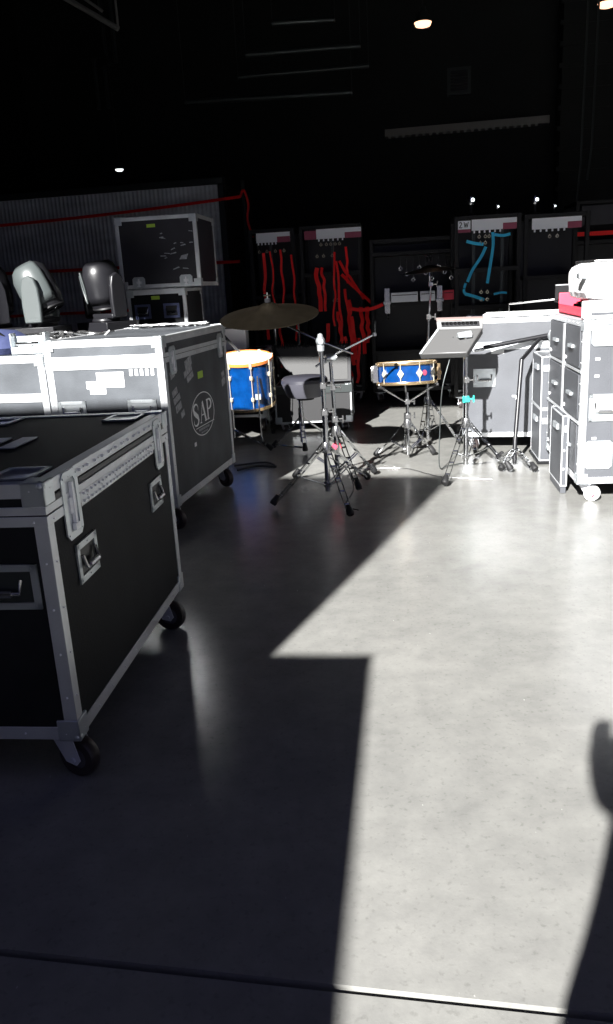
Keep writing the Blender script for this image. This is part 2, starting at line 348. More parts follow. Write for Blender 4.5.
def flight_case(label, loc, rz, x0, x1, L, zb, zt, lid, mb='laminate', cat='flight case', group='road cases around the hall', tw=.030, casters=True, rivets=True, name='flight_case', cspin=(0.4, 0.9, 0.2, 1.3), thick_front=None, wheels='wheel'):
    t = thing(name, label, cat, loc, rz, group); fns = {}
    zs = zt - lid if lid else zt
    b = MB(); b.box(x0 + .003, x1 - .003, .003, L - .003, zb + .002, zs - .001); b.build('body', mb, t)
    for f in ('front', 'right', 'left', 'back', 'top'): fns[f] = face_mtx(f, x0 + (.003), x1 - .003, .003, L - .003, zt - .003)
    e = MB()
    def shell(mb_, a, c, base):
        for x in (x0, x1 - tw):
            for y in (0, L - tw): mb_.box(x, x + tw, y, y + tw, a, c)
        for z in ((a, c - tw) if base == 2 else ((a,) if base == 1 else (c - tw,))):
            for y in (0, L - tw): mb_.box(x0 + tw, x1 - tw, y, y + tw, z, z + tw)
            for x in (x0, x1 - tw): mb_.box(x, x + tw, tw, L - tw, z, z + tw)
    if lid:
        lb = MB(); lb.box(x0 + .003, x1 - .003, .003, L - .003, zs + .001, zt - .003); lb.build('lid', mb, t)
        shell(e, zb, zs - .0015, 1); shell(e, zs + .0015, zt, 0)
        sh = min(.020, lid * .3)
        for z0_, z1_ in ((zs - .024, zs - .0015), (zs + .0015, zs + sh)):
            e.box(x0 - .001, x1 + .001, -.001, L + .001, z0_, z1_)
    else:
        shell(e, zb, zt, 2)
    for x, sx in ((x0, -1), (x1, 1)):
        for y, sy in ((0, -1), (L, 1)):
            for z, sz in ((zt, 1), (zb, -1)):
                cr = MB(); k_ = .05; g_ = .0032
                lo = lambda c, s_: (min(c + s_ * g_, c - s_ * .004), max(c + s_ * g_, c - s_ * .004)); hi = lambda c, s_: (min(c + s_ * g_, c - s_ * k_), max(c + s_ * g_, c - s_ * k_))
                cr.box(*hi(x, sx), *lo(y, sy), *hi(z, sz)); cr.box(*lo(x, sx), *hi(y, sy), *hi(z, sz)); cr.box(*hi(x, sx), *hi(y, sy), *lo(z, sz))
                cr.lathe([(0, -.012), (.010, -.007), (.012, 0), (.010, .007), (0, .012)], c=(x - sx * .006, y - sy * .006, z - sz * .006), seg=10)
                cr.build('corner_guard', 'hardware', t, bevel=.002)
    if rivets:
        rv = e; n0 = len(e.f)
        for f, (a0, a1) in (('front', (x0, x1)), ('right', (0, L)), ('left', (0, L))):
            fn = fns[f]; n = max(2, round((a1 - a0) / .11))
            for i in range(n + 1):
                u = a0 + .03 + (a1 - a0 - .06) * i / n
                rivet(rv, fn, u, zb + tw * .5, .0035, .005)
                rivet(rv, fn, u, zt - tw * .5, .0035, .005)
                if lid: rivet(rv, fn, u, zs - .014, .0035, .006)
            m_ = max(2, round((zs - zb) / .10))
            for i in range(1, m_):
                z = zb + (zs - zb) * i / m_
                rivet(rv, fn, a0 + tw * .5, z, .0035, .005); rivet(rv, fn, a1 - tw * .5, z, .0035, .005)
    n1 = n0 if rivets else len(e.f); et = e.build('edge_trim', 'aluminium', t, bevel=.0012); et.data.materials.append(M['rivet'])
    for i_ in range(n1, len(et.data.polygons)): et.data.polygons[i_].material_index = 1
    if casters:
        k = 0
        for x in (x0 + .062, x1 - .062):
            for y in (.068, L - .068): caster(t, x, y, zb, cspin[k % 4], m=wheels); k += 1
    return t, fns

# nearest case (shaded, left foreground)
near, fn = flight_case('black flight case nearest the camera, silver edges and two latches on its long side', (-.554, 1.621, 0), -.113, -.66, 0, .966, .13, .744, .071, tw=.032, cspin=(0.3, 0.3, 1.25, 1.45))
R = fn['right']
latch(near, R, .135, .662, .095, .158); latch(near, R, .848, .657, .085, .155)
handle(near, R, .187, .515, .125, .098); handle(near, R, .776, .515, .118, .092)
handle(near, fn['front'], -.145, .512, .21, .105, dish='steel_dark')
b = MB()                                                    # riveted tongue-and-groove band below the seam with its dark slot
fbox(b, R, .19, .79, .640, .675, .0005, .0045); b.build('valance_band', 'aluminium', near, bevel=.001)
b = MB(); fbox(b, R, .034, .093, .690, .706, .0003, .0035); fbox(b, R, .19, .79, .697, .709, .0003, .0045); fbox(b, R, .90, .935, .690, .706, .0003, .0035)
b.build('lid_slot', 'black', near)
b = MB()
for i in range(22):
    rivet(b, R, .205 + i * .0268, .668, .0045, .008); rivet(b, R, .205 + i * .0268, .650, .0045, .008)
for i in range(12): rivet(b, R, .20 + i * .052, .727, .005, .008)
b.build('band_rivets', 'rivet', near)
T = fn['top']
def wheel_dish(parent, u0, u1, v0, v1):
    m = MB(); frame4(m, T, u0, u1, v0, v1, .012, .001, .005)
    i = .03; a = [T(u, v, .004) for u, v in ((u0 + .012, v0 + .012), (u1 - .012, v0 + .012), (u1 - .012, v1 - .012), (u0 + .012, v1 - .012))]
    c = [T(u, v, .001) for u, v in ((u0 + i, v0 + i), (u1 - i, v0 + i), (u1 - i, v1 - i), (u0 + i, v1 - i))]
    m.add(a + c, [(0, 1, 5, 4), (1, 2, 6, 5), (2, 3, 7, 6), (3, 0, 4, 7), (4, 5, 6, 7)])
    m.build('wheel_dish', 'hardware', parent)
wheel_dish(near, -.150, -.045, .045, .165); wheel_dish(near, -.155, -.050, .80, .92)
wheel_dish(near, -.60, -.46, .80, .92); wheel_dish(near, -.60, -.46, .045, .165)
m = MB(); fbox(m, T, -.30, -.255, .41, .56, .001, .004); fbox(m, T, -.40, -.33, .40, .56, .001, .004); m.build('hinge_plates', 'aluminium', near)

# tall case with the painted oval mark
sap, fn = flight_case('tall black road case with a white oval SAP mark on its dark side', (-.609, 3.623, 0), -.209, -.583, 0, .977, .13, .925, .095, mb='sun_glare_laminate', tw=.034, cspin=(0.3, 0.5, 1.2, 1.0))
R = fn['right']; Fr = fn['front']
b = MB(); fbox(b, Fr, -.583, 0, .79, .835, 0, .005); b.build('valance_band', 'aluminium', sap)
latch(sap, R, .115, .81, .085, .13); latch(sap, R, .86, .815, .085, .13)
handle(sap, Fr, -.475, .600, .14, .09, dish='hardware'); handle(sap, Fr, -.125, .600, .14, .09, dish='hardware')
m = MB()
for u0, u1, v0, v1 in ((-.335, -.20, .705, .775), (-.39, -.30, .70, .735), (-.375, -.295, .675, .705)): fbox(m, Fr, u0, u1, v0, v1, .0005, .0022)
m.build('paper_labels', 'white', sap, label='torn white paper labels')
m = MB()
for k in range(5): fbox(m, Fr, -.17 + k * .026, -.155 + k * .026, .755, .785, .0005, .002)
m.build('stencil_marks', 'white', sap)
m = MB()
for u, v, w_, h in ((.33, .775, .10, .045), (.315, .735, .12, .03), (.34, .705, .10, .03), (.11, .66, .07, .03), (.13, .625, .09, .03), (.145, .585, .08, .035), (.19, .545, .05, .03), (.88, .655, .05, .03), (.885, .615, .07, .04), (.10, .745, .06, .035)):
    a = .25; ca, sa = math.cos(a), math.sin(a)
    pts = [(u + (x * ca - y * sa), v + (x * sa + y * ca)) for x, y in ((-w_ / 2, -h / 2), (w_ / 2, -h / 2), (w_ / 2, h / 2), (-w_ / 2, h / 2))]
    m = MB(); m.prism([R(p, q_, .0005) for p, q_ in pts], (1, 0, 0), .001); m.build('sticker', 'sticker', sap, label='worn grey sticker')
m = MB(); fbox(m, R, .455, .535, .68, .715, .0005, .002); m.build('tape_mark', 'lime', sap, label='lime green tape')
m = MB(); fbox(m, R, .315, .345, .355, .375, .0005, .002); m.build('paint_dot', 'logo', sap)
lg = MB(); n = 48; cu, cv, ru, rv_ = .490, .497, .187, .112
oo = [R(cu + ru * math.cos(2 * PI * i / n), cv + rv_ * math.sin(2 * PI * i / n), .001) for i in range(n)]
ii = [R(cu + (ru - .008) * math.cos(2 * PI * i / n), cv + (rv_ - .005) * math.sin(2 * PI * i / n), .001) for i in range(n)]
lg.add(oo + ii, [(i, (i + 1) % n, n + (i + 1) % n, n + i) for i in range(n)])
def stroke(mb, pts, ws):
    L_ = []; R_ = []
    for i, (a, b_) in enumerate(pts):
        p0 = pts[max(i - 1, 0)]; p1 = pts[min(i + 1, len(pts) - 1)]; dx, dy = p1[0] - p0[0], p1[1] - p0[1]; l = math.hypot(dx, dy) or 1
        w_ = ws[i] / 2 if isinstance(ws, (list, tuple)) else ws / 2
        L_.append(R(a - dy / l * w_, b_ + dx / l * w_, .001)); R_.append(R(a + dy / l * w_, b_ - dx / l * w_, .001))
    k = len(pts); mb.add(L_ + R_, [(i, i + 1, k + i + 1, k + i) for i in range(k - 1)])
def letter(ch, u, v, h, wd):
    q = lambda x, y: (u + x * wd, v + y * h)
    if ch == 'S':
        pts = [q(*p) for p in ((.92, .68), (.94, .84), (.80, .96), (.52, 1.0), (.22, .93), (.12, .78), (.22, .62), (.50, .50), (.80, .38), (.90, .22), (.80, .07), (.50, .0), (.20, .03), (.06, .14), (.08, .30))]
        stroke(lg, pts, [.004, .006, .008, .010, .016, .022, .026, .028, .026, .022, .016, .010, .008, .006, .004])
    if ch == 'A':
        stroke(lg, [q(.1, 0), q(.52, 1)], .007); stroke(lg, [q(.50, 1.0), q(.88, 0)], .022); stroke(lg, [q(.25, .35), q(.76, .35)], .006)
        stroke(lg, [q(-.02, .01), q(.24, .01)], .006); stroke(lg, [q(.70, .01), q(1.04, .01)], .006)
    if ch == 'P':
        stroke(lg, [q(.22, 0), q(.22, 1)], .020); stroke(lg, [q(.04, .01), q(.44, .01)], .006); stroke(lg, [q(.04, .99), q(.24, .99)], .006)
        pts = [q(*p) for p in ((.22, .985), (.55, .98), (.80, .90), (.88, .75), (.80, .60), (.55, .51), (.25, .50))]; stroke(lg, pts, [.006, .010, .018, .022, .018, .010, .006])
letter('S', .335, .452, .108, .085); letter('A', .435, .455, .105, .105); letter('P', .545, .455, .105, .095)
stroke(lg, [(.36, .437), (.66, .437)], .004)
lg.build('painted_mark', 'logo', sap, label='white oval mark with the letters SAP')
m = MB()
for k in range(9): fbox(m, R, .405 + k * .019, .418 + k * .019, .416, .428, .0005, .0012)
for k in range(5): fbox(m, R, .44 + k * .021, .455 + k * .021, .400, .408, .0005, .0012)
m.build('mark_small_line', 'sticker', sap)

# lower case against its left side
lef, fn = flight_case('sunlit road case pushed against the left of the tall marked case', (-.609 - .588 * math.cos(.209), 3.623 + .588 * math.sin(.209) + .01, 0), -.209, -.80, -.006, .90, .13, .862, 0, mb='sun_glare_laminate', tw=.034)
b = MB(); fbox(b, fn['front'], -.80, -.01, .645, .685, 0, .006); b.build('front_rail', 'aluminium', lef)
handle(lef, fn['front'], -.30, .5, .14, .09, dish='hardware')

# things lying on the low case
LB = Matrix.Translation((-.609, 3.623, 0)) @ Matrix.Rotation(-.209, 4, 'Z')
def on_left(x, y, z): return LB @ V(x, y, z)
t = thing('lighting_clamp', 'grey steel channel bracket lying on the low case left of the tall marked case', 'bracket', on_left(-.72, .12, .863), -.209)
m = MB(); m.box(-.09, .10, -.02, .03, 0, .035); m.box(-.09, -.08, -.02, .03, .035, .10); m.box(.085, .10, -.02, .03, .035, .10); m.box(-.09, .10, .02, .03, .035, .085); m.build('channel', 'hardware', t, bevel=.004)
m = MB(); m.tube([(-.05, -.03, .05), (.07, -.03, .05)], .008); m.tube([(-.0, -.03, .05), (0, .06, .05)], .008); m.build('bolt', 'chrome', t)
t = thing('equipment_bag', 'dark blue fabric bag on the low case at the left edge', 'bag', on_left(-.93, .22, .863), -.209)
m = MB(); m.lathe([(0, 0), (.12, 0), (.14, .03), (.13, .08), (.08, .11), (0, .12)], seg=14)
m.build('bag_body', mat('navy_fabric', (.03, .04, .11), .8, bump=.4, bscale=20), t)
m = MB(); m.tube([(-.08, -.08, .08), (0, -.11, .15), (.08, -.08, .08)], .006); m.build('bag_strap', 'blackmetal', t)
random.seed(3)
m = MB()
for k in range(9):
    pts = [on_left(-.95 + .5 * i / 7 + random.uniform(-.02, .02), .45 + random.uniform(-.10, .12), .875 + random.uniform(0, .07)) for i in range(8)]
    m.tube(smooth_pts(pts, 4), .006, 6)
tag(m.build('cable_heap', 'dull_chrome'), 'tangle of grey and black cables heaped on the low case in front of the moving lights', 'cable heap', kind='stuff')
m = MB()
for k in range(8):
    pts = [on_left(-.50 + .42 * i / 9 + random.uniform(-.02, .02), .90 + random.uniform(-.04, .05), .933 + random.uniform(0, .012)) for i in range(10)]
    m.ribbon(smooth_pts(pts, 3), (0, 1, 0), .012, .002)
tag(m.build('plastic_wrap', 'white'), 'crumpled strips of white wrap along the back of the tall marked case top', 'plastic wrap', kind='stuff')

# cart of moving lights behind
cart, fn = flight_case('dark low road case behind carrying the moving lights', (-1.05, 4.85, 0), -.16, -1.15, 0, .62, .13, .875, 0)
def moving_light(x, y, z, rz, tilt, label, shell='cover'):
    t = thing('moving_light', label, 'stage light', (x, y, z), rz, 'moving lights on the road case')
    m = MB(); m.box(-.15, .15, -.12, .12, 0, .075); m.box(-.12, .12, -.125, -.119, .015, .06); m.build('base', 'black', t, bevel=.012)
    m = MB(); m.lathe([(.0, .075), (.09, .075), (.085, .10), (0, .10)], seg=24); m.box(-.135, .135, -.055, .055, .095, .125); m.build('yoke', 'black', t, bevel=.008)
    for s in (-1, 1):
        m = MB(); pts = []
        prof = [(-.055, .10), (-.060, .20), (-.055, .30), (-.038, .355), (0, .375), (.036, .355), (.050, .30), (.055, .20), (.05, .10)]
        m.prism([V(s * .118 if s > 0 else -.150, a, b_) for a, b_ in prof], (1, 0, 0), .032)
        m.build('yoke_arm', shell, t, bevel=.008)
    H_ = Matrix.Translation((0, 0, .30)) @ Matrix.Rotation(tilt, 4, 'X')
    m = MB(); prof = [(0, -.150), (.062, -.145), (.092, -.11), (.104, -.02), (.100, .06), (.088, .125), (.082, .135)]
    m.lathe(prof, seg=28); m.v = [tuple(H_ @ V(p[0] * 1.05, p[1] * 1.1, p[2])) for p in m.v]; m.build('head', 'black', t)
    m = MB(); m.lathe([(.083, .125), (.088, .14), (.074, .15), (.070, .132)], seg=28); m.v = [tuple(H_ @ V(p[0] * 1.05, p[1] * 1.1, p[2])) for p in m.v]; m.build('lens_ring', 'blackmetal', t)
    m = MB(); m.lathe([(0, .146), (.04, .143), (.074, .132)], seg=28); m.v = [tuple(H_ @ V(p[0] * 1.05, p[1] * 1.1, p[2])) for p in m.v]; m.build('lens', 'chrome', t)
    m = MB()                                         # grey housing shell with raised rib
    n_ = 16; rows = []
    for j, zz in enumerate((-.150, -.13, -.08, 0, .06, .105)):
        r = [.066, .088, .107, .112, .108, .098][j]
        rows.append([H_ @ V(r * 1.06 * math.cos(a), r * 1.12 * math.sin(a), zz) for a in [PI * .70 + PI * .90 * i / n_ for i in range(n_ + 1)]])
    vs = [p for r in rows for p in r]; k_ = n_ + 1
    m.add(vs, [(j * k_ + i, j * k_ + i + 1, (j + 1) * k_ + i + 1, (j + 1) * k_ + i) for j in range(5) for i in range(n_)], True)
    sh = m.build('housing_shell', shell, t)
    so = sh.modifiers.new('s', 'SOLIDIFY'); so.thickness = .004
    m = MB(); m.tube([H_ @ V(.03, -.128, -.10), H_ @ V(.012, -.133, 0), H_ @ V(.03, -.122, .09)], .006, 6); m.tube([H_ @ V(.06, -.112, -.08), H_ @ V(.075, -.100, 0), H_ @ V(.03, -.122, .09)], .006, 6)
    m.build('housing_rib', 'cover', t)
    return t
moving_light(-1.55, 5.00, .876, PI / 2 - .10, PI - .42, 'grey and black moving light facing the camera, nearest of the stage lights')
moving_light(-1.22, 5.25, .876, PI / 2 + .9, PI - .15, 'black moving light just right of the nearest grey one', 'black')
moving_light(-1.88, 5.14, .876, PI / 2 + .5, PI - .1, 'moving light cut off by the left edge of the photo', 'black')
# stacked pair of black cases further back
sl, fn = flight_case('lower black case of the rear pair, two recessed handles on its front', (-1.19, 5.83, 0), -.12, 0, .425, .50, .13, 1.135, 0, tw=.024, rivets=False)
F2 = fn['front']
m = mat('bluish_recess_plate', (.11, .13, .26), .35, metal=.4)
handle(sl, F2, .105, .985, .115, .10, m); handle(sl, F2, .315, .985, .115, .10, m)
b = MB(); fbox(b, F2, .175, .235, 1.065, 1.09, 0, .002); b.build('tape_mark', 'lime', sl, label='lime green tape')
b = MB(); fbox(b, F2, .0, .425, 1.10, 1.135, 0, .004); b.build('top_rail', 'aluminium', sl)
su, fn = flight_case('upper black case of the rear pair, scuffed front and lime tape', (-1.215, 5.80, 0), -.12, 0, .575, .55, 1.144, 1.618, 0, mb='scuffed', tw=.026, casters=False, rivets=False)
F2 = fn['front']
b = MB(); fbox(b, F2, .225, .285, 1.545, 1.567, 0, .002); b.build('tape_mark', 'lime', su, label='lime green tape')
for u in (.13, .47): latch(su, F2, u, 1.150 + .035, .09, .075)
random.seed(12)
b = MB()
for k in range(16):
    u = random.uniform(.30, .52); v = random.uniform(1.25, 1.52); a = random.uniform(-.4, .8); l = random.uniform(.015, .05)
    b.prism([F2(u, v, .0003), F2(u + l, v + l * a * .6, .0003), F2(u + l * .8, v + l * a * .6 + .007, .0003), F2(u, v + .006, .0003)], (0, -1, 0), .0006)
b.prism([F2(.435, 1.325, .0003), F2(.485, 1.325, .0003), F2(.50, 1.36, .0003), F2(.45, 1.35, .0003)], (0, -1, 0), .0008)
b.build('scuff_marks', 'sticker', su)

# ---------------------------------------------------------------- far left: corrugated panel with red tape
m = MB(); n = 300; u0, u1 = -5.9, -2.23
top = []; vs = []
for i in range(n + 1):
    u = u0 + (u1 - u0) * i / n; d = 0.005 * (1 if (i // 2) % 2 else -1); vs += [at((u, 7.9 + d, .12)), at((u, 7.9 + d, 2.22))]
m.add(vs, [(2 * i, 2 * i + 2, 2 * i + 3, 2 * i + 1) for i in range(n)])
t = thing('storage_container', 'grey corrugated container standing behind the left cases, red tape across it', 'container', at((-4, 8.2, 0)), -BY)
inv = Matrix.Translation(-t.location) ; inv = (Matrix.Translation(t.location) @ Matrix.Rotation(-BY, 4, 'Z')).inverted()
def loc(mb): mb.v = [tuple(inv @ Vector(p)) for p in mb.v]; return mb
loc(m).build('corrugated_side', 'container', t)
m = MB(); bbox_u(m, u0, u1, 7.93, 9.2, .12, 2.20); loc(m).build('container_box', 'wall', t)
m = MB(); bbox_u(m, u0, u1 + .02, 7.86, 7.96, 2.20, 2.27); bbox_u(m, u1 - .05, u1 + .02, 7.86, 7.96, 0, 2.2); bbox_u(m, u0, u1 + .02, 7.86, 7.96, 0, .14)
loc(m).build('container_frame', 'steel_dark', t, bevel=.01)
def red_line(name, a, b_, wd, sag, label, grp='red tape lines on the left'):
    m = MB(); m.ribbon(catenary(at(a), at(b_), sag, 14), (0, 0, 1), wd, .003); return tag(m.build(name, 'red'), label, 'barrier tape', grp)
red_line('barrier_tape', (-5.8, 7.82, 1.93), (-1.99, 7.72, 2.04), .030, .03, 'upper red tape line across the grey container')
red_line('barrier_tape', (-5.8, 7.82, 1.42), (-2.05, 7.72, 1.385), .032, .0, 'middle red tape line across the grey container')
red_line('barrier_tape', (-5.4, 7.82, .93), (-3.0, 7.72, .93), .03, .0, 'lowest red tape line left of the rear case pair')
m = MB(); m.ribbon(smooth_pts([at((-1.99, 7.70, 2.04)), at((-1.95, 7.70, 2.10)), at((-1.91, 7.70, 1.96)), at((-1.93, 7.70, 1.80)), at((-1.88, 7.70, 1.62))], 5), (1, 0, 0), .025, .003)
tag(m.build('tape_end', 'red'), 'loose red tape end dangling right of the grey container', 'tape')
m = MB(); m.tube([at((-1.97, 7.75, 0)), at((-1.97, 7.75, 2.2))], .02, 8); m.lathe([(0, 0), (.14, 0), (.14, .015), (0, .03)], c=at((-1.97, 7.75, 0)), seg=20)
tag(m.build('barrier_post', 'steel_dark'), 'thin dark post that holds the red tape ends', 'post')

# ---------------------------------------------------------------- cable racks at the back
def cable_rack(label, x0, x1, y, depth, h, rz, shelves, name='cable_rack', header=None, mids=(), group='black cable racks at the back', sign_h=.085, text=False):
    t = thing(name, label, 'rack', (x0, y, 0), rz, group); W = x1 - x0; p = .035
    m = MB()
    for x in (0, W - p):
        for yy in (0, depth - p): m.box(x, x + p, yy, yy + p, .10, h)
    for z in (.10, h - p):
        for yy in (0, depth - p): m.box(p, W - p, yy, yy + p, z, z + p)
        for x in (0, W - p): m.box(x, x + p, p, depth - p, z, z + p)
    m.build('frame', 'blackmetal', t, bevel=.003)
    m = MB(); m.box(p, W - p, depth - .02, depth - .01, .13, h - p); m.build('back_panel', 'black', t)
    for z in shelves:
        m = MB(); m.box(p * .5, W - p * .5, 0.005, depth - .03, z, z + .025); m.box(p * .5, W - p * .5, -.004, .005, z - .006, z + .03)
        m.build('shelf', 'blackmetal', t, bevel=.002)
    for x in mids:
        m = MB(); m.box(x - .012, x + .012, .02, .045, .13, h - p); m.build('divider_bar', 'steel_dark', t)
    for x in (.06, W - .06):
        for yy in (.05, depth - .05): caster(t, x, yy, .10, random.uniform(-.5, .5))
    if header:
        a, b_, c, z = header                       # white from a to b, purple block b to c
        m = MB(); m.box(a, c, -.012, -.004, z, z + sign_h)
        k = 6
        for i in range(k): m.box(a + (c - a) * .04 + i * (b_ - a) / k, a + (c - a) * .04 + i * (b_ - a) / k + .012, -.02, -.004, z - .02, z)
        s = m.build('header_sign', 'sign', t)
        m = MB(); m.box(b_, c, -.014, -.011, z - .003, z + sign_h * .55); m.build('sign_block', 'signpurple', s)
    return t
def hooks(t, xs, z, m='lugsteel'):
    for x in xs:
        q = MB(); q.lathe([(.006, -.004), (.014, -.004), (.014, .004), (.006, .004), (.006, -.004)], c=(x, -.02, z), axis=(0.3, 1, 0), seg=12); q.box(x - .003, x + .003, -.02, .02, z + .008, z + .02)
        q.build('cable_hook', m, t)
YW = -.12
r1 = cable_rack('narrow black rack with red straps, leftmost of the cable racks', -.40, .03, 7.75, .5, 1.62, YW, (.55, 1.0), header=(.075, .27, .39, 1.50), mids=(.2,))
r2 = cable_rack('wide black rack with many hanging red straps behind the drum throne', .07, .635, 7.65, .5, 1.62, YW, (1.18, .42), header=(.16, .42, .57, 1.50), mids=(.3,))
m = MB(); m.box(.05, .16, -.012, -.004, 1.50, 1.575); m.build('sign_label', 'signpurple', r2)
hooks(r1, (.10, .17, .25, .33), 1.42); hooks(r2, (.20, .25, .29, .33, .37), 1.45); hooks(r2, (.16, .22, .30), 1.35); hooks(r2, (.33, .30), .95)
random.seed(5)
def strap(x, y, z0, z1, wd, lab, dx=0, m='red', grp='red straps hanging on the racks', amp=.012):
    q = MB(); n = 7
    pts = [V(x + dx * i / n + random.uniform(-amp, amp), y + random.uniform(-.008, .008), z0 + (z1 - z0) * i / n) for i in range(n + 1)]
    q.ribbon(smooth_pts(pts, 3), (1, .2, 0), wd, .003); return tag(q.build('ratchet_strap' if m == 'red' else 'cable_tie_strap', m), lab, 'strap', grp)
Y1 = 7.64
for i, (x, z0, z1, wd) in enumerate([(-.27, 1.41, .62, .035), (-.195, 1.42, .95, .02), (-.105, 1.43, .80, .026), (-.0, 1.38, .60, .024), (-.15, .9, .35, .03)]):
    strap(x, 7.70 - (x + .3) * .12, z0, z1, wd * .8, 'red strap hanging on the leftmost narrow cable rack', grp='red straps on the narrow rack')
Y2 = 7.565
for i, (x, z0, z1, wd, dx) in enumerate([(.215, 1.25, .86, .055, .03), (.262, 1.25, .86, .035, .03), (.29, .75, .30, .05, .0), (.385, 1.38, .72, .026, -.03), (.40, 1.30, .55, .03, .03), (.50, 1.42, 1.10, .03, -.01),
        (.42, 1.30, .95, .035, .22), (.44, 1.18, .88, .04, .30), (.47, 1.05, .50, .035, .06), (.52, .80, .40, .05, .03), (.60, .88, .45, .05, .04), (.655, .88, .55, .05, .02), (.45, .62, .20, .04, .05), (.58, .60, .18, .04, -.02), (.50, .95, .35, .05, .02), (.40, .85, .45, .04, .02)]):
    if dx > .1: strap(x, Y2, z0, z1, wd * .72, 'red strap swept to the right across the wide cable rack', dx, grp='red straps slung across the wide rack', amp=.006)
    else: strap(x, Y2, z0, z1, wd * .72, 'red strap hanging down the front of the wide cable rack', dx, grp='red straps down the wide rack')
m = MB(); m.ribbon(catenary((.50, 7.44, .88), (.80, 7.40, .90), .03, 10), (0, 0, 1), .03, .003)
tag(m.build('ratchet_strap', 'red'), 'short red strap stretched level from the wide rack towards the shelf rack', 'strap')

sr = cable_rack('black shelf rack with pale boxes clamped on its shelf, behind the snare drum', .69, 1.49, 7.43, .5, 1.46, YW, (1.32, .88, .45), name='shelf_rack')
def pale_box(x, w_, m_, label, grp=None):
    t = thing('carton', label, 'carton', (x, 7.33 - (x - .66) * .12, .912), YW, grp)
    q = MB(); q.box(0, w_, 0, .12, 0, .085); q.build('carton_box', m_, t, bevel=.004)
    q = MB(); q.box(.01, w_ - .01, -.002, 0, .058, .064); q.build('carton_seam', 'black', t); return t
pale_box(.86, .24, 'sign', 'pale grey carton at the left on the shelf rack'); pale_box(1.12, .13, 'sign', 'pale grey carton in the middle of the shelf rack'); pale_box(1.315, .10, 'pink', 'short carton with a red front at the right of the shelf rack')
for x, l in ((.80, 'pale clamp strip left of the cartons on the shelf rack'), (1.26, 'pale clamp strip between the middle and red cartons')):
    y = 7.31 - (x - .66) * .12
    t = thing('clamp', l, 'clamp', (x, y, .80), YW); q = MB(); q.box(0, .05, -.012, 0, .02, .24); q.box(-.01, .06, -.03, .0, .10, .13); q.build('clamp_plate', 'dull_chrome', t, bevel=.003)
    q = MB(); q.tube([(.025, 0, -.03), (.025, 0, .04)], .012); q.build('clamp_screw', 'chrome', t)
random.seed(9)
for k in range(9):
    x = .95 + k * .055; t = thing('shackle', 'small steel shackle hanging under the top shelf of the shelf rack', 'shackle', (x, 7.33 - (x - .66) * .12, 1.20 - .05 * (k % 3)), 0, 'shackles under the top shelf')
    q = MB(); q.lathe([(.010, -.003), (.018, -.003), (.018, .003), (.010, .003), (.010, -.003)], axis=(.4, 1, 0), seg=12); q.tube([(0, 0, .015), (0, 0, 1.325 - t.location.z), (0, .03, 1.325 - t.location.z)], .002, 6); q.build('ring', 'dull_chrome', t)

r3 = cable_rack('black rack with cyan straps and a white 2.W header, right of the shelf rack', 1.34, 1.88, 6.85, .5, 1.58, YW, (1.14, .84), header=(.14, .39, .50, 1.46), mids=(.16, .39))
r4 = cable_rack('unlit black rack right of the one with cyan straps', 1.90, 2.42, 6.79, .5, 1.56, YW, (1.05, .60), header=(.06, .34, .45, 1.44))
sg = MB(); sg.box(.03, .13, -.012, -.004, 1.475, 1.54); s = sg.build('sign_label', 'sign', r3)
gl = MB()
def gseg(x, z, pts, w_=.006):
    for a, b_ in zip(pts[:-1], pts[1:]):
        gl.tube([(x + a[0], -.013, z + a[1]), (x + b_[0], -.013, z + b_[1])], w_ / 2, 4)
gseg(.040, 1.488, [(0, .036), (.012, .042), (.02, .03), (0, 0), (.022, 0)])
gseg(.068, 1.488, [(0, 0), (.002, .002)])
gseg(.078, 1.488, [(0, .042), (.008, 0), (.016, .035), (.024, 0), (.034, .042)])
gl.build('sign_letters', 'black', s)
m = MB(); m.box(.03, .13, -.011, -.004, 1.45, 1.474); m.build('sign_label', 'signpurple', r3)
hooks(r3, (.20, .25, .28), 1.41); hooks(r3, (.21, .25), 1.36); hooks(r3, (.22, .27), .97); hooks(r3, (.22, .27), .91); hooks(r4, (.2, .26), 1.38)
def rib(pts, wd, lab):
    q = MB(); q.ribbon(smooth_pts(pts, 5), (.2, 0, 1) if abs(pts[0][2] - pts[-1][2]) < .15 else (1, 0, 0), wd, .003); return tag(q.build('cyan_strap', 'blue_strap'), lab, 'strap', 'cyan straps on the right rack')
yy = 6.80
rib([(1.43, yy, 1.38), (1.50, yy, 1.36), (1.57, yy, 1.35)], .024, 'cyan strap at the top left of the rack, stretched level')
rib([(1.59, yy, 1.33), (1.55, yy, 1.25), (1.48, yy, 1.15), (1.44, yy, 1.06)], .024, 'cyan strap slanting down to the left on the rack')
rib([(1.645, yy, 1.44), (1.65, yy, 1.34), (1.63, yy, 1.20), (1.605, yy, 1.04)], .024, 'long cyan strap hanging straight in the middle of the rack')
rib([(1.66, yy, 1.42), (1.73, yy, 1.41), (1.79, yy, 1.42)], .022, 'short cyan strap at the top right of the rack')
rib([(1.425, yy, 1.05), (1.41, yy, .99), (1.43, yy, .955)], .02, 'small cyan strap curling at the left end of the lower level of the rack')
rib([(1.42, yy, .965), (1.50, yy, .94), (1.58, yy, .91)], .024, 'cyan strap lying low across the left of the rack')
rib([(1.66, yy, .95), (1.72, yy, .96), (1.77, yy, .955)], .018, 'faint cyan strap low at the right of the rack')
